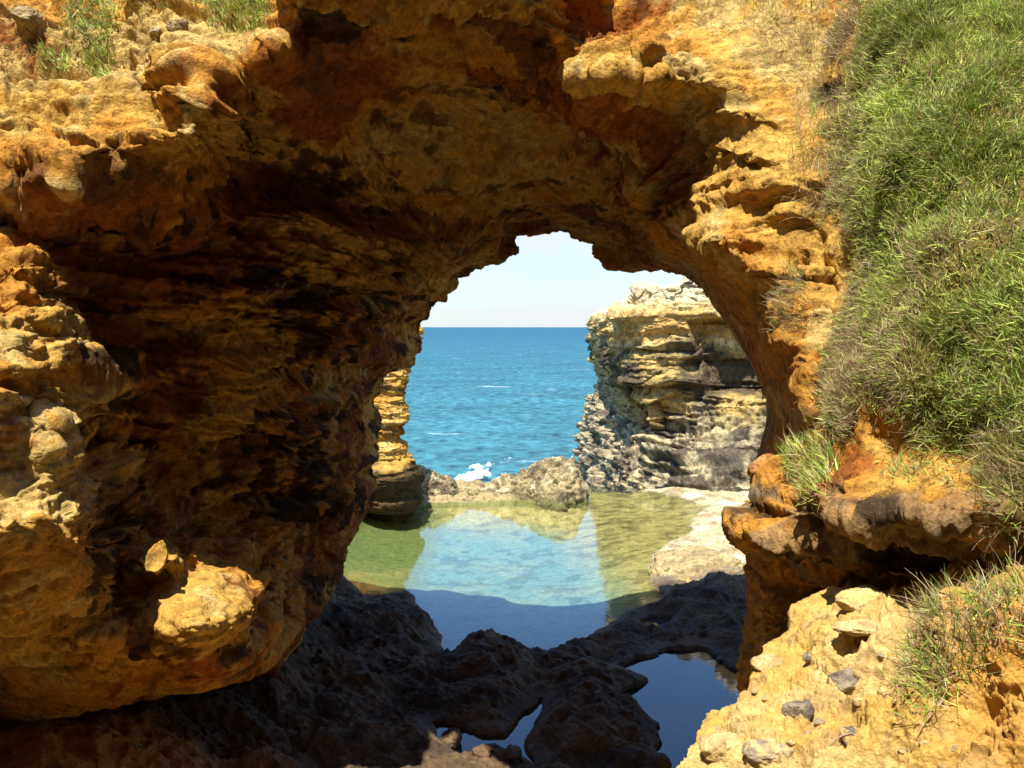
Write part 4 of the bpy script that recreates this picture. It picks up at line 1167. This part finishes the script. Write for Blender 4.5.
rq_ = np.random.default_rng(9)
for k in range(22):
    px, py = rq_.uniform(60, 520), rq_.uniform(728, 775)
    g = ground(px, py)
    if min(polyline_sd(g[None, :2], p_)[0] for p_ in polys) < 0.1:
        continue
    z_ = rq_.uniform(0.04, 0.10)
    stone("stone", (g[0], g[1], 0.17 + z_ * 0.2), (z_ * 1.4, z_, z_ * 0.8), (0.20, 0.11, 0.05), (0.12, 0.08, 0.05), 200 + k, "brown stone among the rubble on the shaded floor", "stone", M_FLOOR, "rubble on the shaded floor", rotz=k, small=True)
rp = np.random.default_rng(5)
for k in range(34):
    px, py = rp.uniform(700, 985), rp.uniform(640, 768)
    if py < 640 + (800 - px) * 0.8 or (px > 900 and py < 720):
        continue
    z_ = rp.uniform(0.009, 0.024)
    c1 = [PALE, TAN, GREY][k % 3]
    o = stone("pebble", on_slope(px, py, 0.012), (z_ * 1.3, z_, z_ * 0.8), c1, TAN, 60 + k, "loose pebble scattered on the sandy slope", "pebble", group="pebbles on the sandy slope", rotz=k, small=True)

def twig(path, r, label):
    """a bent dry twig lying over the slope, following picture positions at the slope's distance"""
    P_ = np.array([on_slope(x, y, 0.02 + l) for x, y, l in path])
    t_ = np.linspace(0, 1, 14)
    C_ = np.stack([np.interp(t_, np.linspace(0, 1, len(P_)), P_[:, k]) for k in range(3)], -1)
    C_[1:-1] = 0.25 * C_[:-2] + 0.5 * C_[1:-1] + 0.25 * C_[2:]
    C_ += 0.006 * fbm(C_ * 20, 2, 5)[:, None]
    d_ = np.gradient(C_, axis=0); d_ /= np.linalg.norm(d_, axis=1, keepdims=True)
    a_ = np.cross(d_, [0.3, 0.2, 1.0]); a_ /= np.linalg.norm(a_, axis=1, keepdims=True); b_ = np.cross(d_, a_)
    an = np.linspace(0, 2 * math.pi, 6, endpoint=False)
    rad = r * np.linspace(1, 0.4, 14)[:, None, None]
    V = C_[:, None] + rad * (a_[:, None] * np.cos(an)[None, :, None] + b_[:, None] * np.sin(an)[None, :, None])
    col_ = np.tile(np.array([[0.42, 0.30, 0.18]]), (14 * 6, 1))
    o = mesh("twig", V.reshape(-1, 3), grid_quads(14, 6, wrap_c=True), M_DRY, col_)
    tag(o, label, "twig")
twig([(905, 569, 0.10), (914, 586, 0.05), (932, 600, 0.0)], 0.004, "thin bent dry twig standing under the ledge beside the large tuft")
twig([(800, 630, 0.0), (812, 622, 0.02), (826, 614, 0.0)], 0.0045, "short dark twig lying near the left edge of the sandy slope")
twig([(945, 700, 0.0), (925, 730, 0.015), (905, 762, 0.0)], 0.004, "long straight twig trailing down the slope below the large tuft")
twig([(830, 745, 0.0), (850, 738, 0.02), (866, 752, 0.0)], 0.004, "curved dry twig at the bottom edge beside a small brown-grey stone")

#%% ---------------------------------------------------------------- grass and plants
def blades(roots, dirs, length, width, bend, cols, segs=3):
    """curved tapering blades as one array of quads"""
    n = len(roots)
    r = rng
    side = np.cross(dirs, r.normal(size=(n, 3))); side /= np.linalg.norm(side, axis=1, keepdims=True) + 1e-9
    L = np.asarray(length)[:, None]; Wd = np.asarray(width)[:, None]
    bd = np.asarray(bend)
    P = [roots]; d = dirs.copy(); p = roots.copy()
    for k in range(segs):
        p = p + d * L / segs
        P.append(p)
        d = d + bd / segs; d /= np.linalg.norm(d, axis=1, keepdims=True) + 1e-9
    V = []
    for k in range(segs + 1):
        w = Wd * (1 - (k / segs) ** 1.5 * 0.85) * 0.5
        V += [P[k] - side * w, P[k] + side * w]
    V = np.stack(V, 1)
    q = np.array([[2 * k, 2 * k + 1, 2 * k + 3, 2 * k + 2] for k in range(segs)])
    Q = (np.arange(n)[:, None, None] * (2 * (segs + 1)) + q[None]).reshape(-1, 4)
    C = np.repeat(cols[:, None], 2 * (segs + 1), 1).reshape(-1, 3)
    return V.reshape(-1, 3), Q, C

GREENS = np.array([(0.15, 0.235, 0.035), (0.20, 0.28, 0.055), (0.09, 0.17, 0.030), (0.26, 0.32, 0.09), (0.16, 0.22, 0.07)])
DRYS = np.array([(0.46, 0.34, 0.18), (0.38, 0.25, 0.13), (0.56, 0.46, 0.26), (0.33, 0.19, 0.11)])

def cover(V, N, X, Yp, mask, n, lmin, lmax, w, dry, up=0.55, droop=0.25, lie=0.7, seed=0, segs=3):
    """blades rooted at random over the masked surface"""
    r = np.random.default_rng(seed)
    m = mask.ravel().copy()
    Vf = V.reshape(-1, 3); Nf = N.reshape(-1, 3)
    e1 = 1.0 if V.ndim == 2 else np.linalg.norm(np.gradient(V, axis=0), axis=-1).ravel() * np.linalg.norm(np.gradient(V, axis=1), axis=-1).ravel()
    pr = m * e1; pr /= pr.sum()
    k = r.choice(len(pr), n, p=pr)
    roots = Vf[k] + r.normal(size=(n, 3)) * 0.02
    nn = Nf[k]
    dry_f = dry[k] if np.ndim(dry) else np.full(n, dry)
    isd = r.random(n) < dry_f
    cl_ = np.stack([fbm(roots * 5.0, 2, 190), fbm(roots * 5.0, 2, 193), fbm(roots * 5.0, 2, 196)], -1)
    dirs = nn * 0.6 + cl_ * 0.8 + np.array([0, 0, up]) + r.normal(size=(n, 3)) * lie * 0.6
    dirs /= np.linalg.norm(dirs, axis=1, keepdims=True)
    L = r.uniform(lmin, lmax, n) * np.where(isd, 1.15, 1)
    bend = np.array([0, 0, -droop]) + r.normal(size=(n, 3)) * 0.45
    big_ = fbm(roots * 2.2, 3, 160 + seed)
    cg = 1.5 * GREENS[r.integers(0, len(GREENS), n)] * np.array([1.22, 1.02, 0.85]) * (1 + 0.30 * big_)[:, None] * r.uniform(0.75, 1.25, (n, 1))
    cd = DRYS[r.integers(0, len(DRYS), n)] * r.uniform(0.7, 1.2, (n, 1))
    cols = np.where(isd[:, None], cd, cg)
    return blades(roots, dirs, L, np.full(n, w) * np.where(isd, 0.55, r.uniform(0.7, 1.3, n)), bend, np.clip(cols, 0.01, 0.8), segs)

facing = (BN.reshape(-1, 3) * (np.array([0, 0, CAMZ]) - Pb)).sum(1) > -0.2
gm = gm * BVIS
patch = fbm(Pb * 1.5, 4, 172)
dryw = np.clip(0.20 + 0.42 * sstep(0.0, 0.6, patch) + 0.5 * sstep(890, 835, bx_) * sstep(470, 380, by_), 0, 0.85)
thin = np.clip(0.22 + 0.95 * sstep(-0.35, 0.25, fbm(Pb * 4.5, 3, 173) + 0.5 * fbm(Pb * 1.3, 2, 174)), 0, 1)
v, q, c = cover(BV, BN, BX, BY, gm * thin, 430000, 0.03, 0.088, 0.0058, dryw, seed=1, lie=1.1)
gr = mesh("grass", v, q, M_GRASS, c)
tag(gr, "thick spiky green and straw coloured grass covering the right bank", "grass", kind="stuff")

def tuft(name, V, N, X, Yp, mask_poly, n, lmin, lmax, w, dry, label, cat, group=None, soft=14, rows=None, **kw):
    m = in_poly(X, Yp, mask_poly, soft)
    if V.ndim == 2: m = m * (AVIS if len(V) == len(AV) else BVIS)
    elif rows: m[rows:] = 0
    v, q, c = cover(V, N, X, Yp, m, n, lmin, lmax, w, dry, **kw)
    base = v.mean(0)
    o = mesh(name, v - base, q, M_GRASS if dry < 0.6 else M_DRY, c)
    o.location = base
    return tag(o, label, cat, group)

def ell(cx, cy, rx, ry, n=16):
    return [(cx + rx * math.cos(a), cy + ry * math.sin(a)) for a in np.linspace(0, 2 * math.pi, n, endpoint=False)]
tuft("grass_tuft", BV, BN, BX, BY, ell(812, 468, 22, 26), 1300, 0.06, 0.14, 0.007, 0.3, "green grass tuft spilling over the left tip of dark ledge", "grass tuft", seed=11)
tuft("grass_tuft", SV, SN, SX, SY, [(905, 690), (930, 610), (990, 590), (1060, 590), (1080, 640), (990, 660), (940, 720), (910, 725)], 2600, 0.06, 0.16, 0.006, 0.55, "large sprawling green and straw tuft at lower right on sandy slope", "grass tuft", rows=int(460 * DET), seed=12, lie=1.3)
tuft("dry_grass", BV, BN, BX, BY, ell(1010, 480, 26, 50), 900, 0.08, 0.18, 0.005, 0.75, "straw and rust coloured grass hanging at right end of the ledge", "dry grass", seed=13)
tuft("dry_grass", AV, AN, AX, AY, ell(795, 300, 14, 34), 700, 0.05, 0.12, 0.005, 0.7, "short faded grass on the orange rock left of the green bank", "dry grass", seed=14)
tuft("dry_grass", AV, AN, AX, AY, [(735, -20), (830, -20), (835, 90), (800, 90), (760, 60)], 1700, 0.08, 0.22, 0.0045, 0.82, "brown dry grass hanging over the rock at the top right", "dry grass", seed=15, droop=1.1)
tuft("dry_grass", AV, AN, AX, AY, [(795, 90), (840, 90), (835, 230), (800, 200), (790, 150)], 1500, 0.07, 0.18, 0.0045, 0.8, "strip of tan dry stems between bare rock and green bank", "dry grass", seed=16, droop=0.8)
tuft("dry_grass", AV, AN, AX, AY, ell(708, 8, 14, 16), 260, 0.10, 0.22, 0.004, 0.9, "small hanging wisp of straw at top edge of the lit rock", "dry grass", seed=17, droop=1.4)
UL = "scrubby plants on the upper left rock"
tuft("scrub", AV, AN, AX, AY, ell(90, 22, 22, 30), 2400, 0.05, 0.13, 0.010, 0.3, "largest grey-green bush hanging on the upper left rock", "scrub", UL, seed=18, lie=1.2)
tuft("scrub", AV, AN, AX, AY, ell(98, 60, 11, 8), 700, 0.04, 0.10, 0.009, 0.25, "small dark green bush just below the largest bush, upper left", "scrub", UL, seed=19)
tuft("scrub", AV, AN, AX, AY, ell(54, 62, 12, 8), 600, 0.04, 0.09, 0.008, 0.35, "faded low bush left of the small dark bush, upper left rock", "scrub", UL, seed=20)
tuft("scrub", AV, AN, AX, AY, ell(238, 10, 32, 18), 2400, 0.05, 0.12, 0.009, 0.3, "green bush at the right end of the upper left plants", "scrub", UL, seed=21)
tuft("scrub", AV, AN, AX, AY, ell(165, -2, 40, 12), 2000, 0.04, 0.11, 0.008, 0.4, "strip of olive grass along the top edge between two bushes", "scrub", UL, seed=22)
for px, py, s_, sd_, lb in ((178, 24, 0.10, 41, "grey stone sitting in the grass strip, upper left"), (156, 33, 0.07, 42, "pale stone below the grass strip, upper left"), (26, 20, 0.13, 43, "brown stone at far upper left corner on the lit rock")):
    p = near(AV, AX, AY, px, py)
    stone("stone", tuple(p), (s_, s_ * 0.8, s_ * 0.7), (0.34, 0.24, 0.12), (0.50, 0.37, 0.18), sd_, lb, group="stones on the upper left rock", mat=M_ROCK)
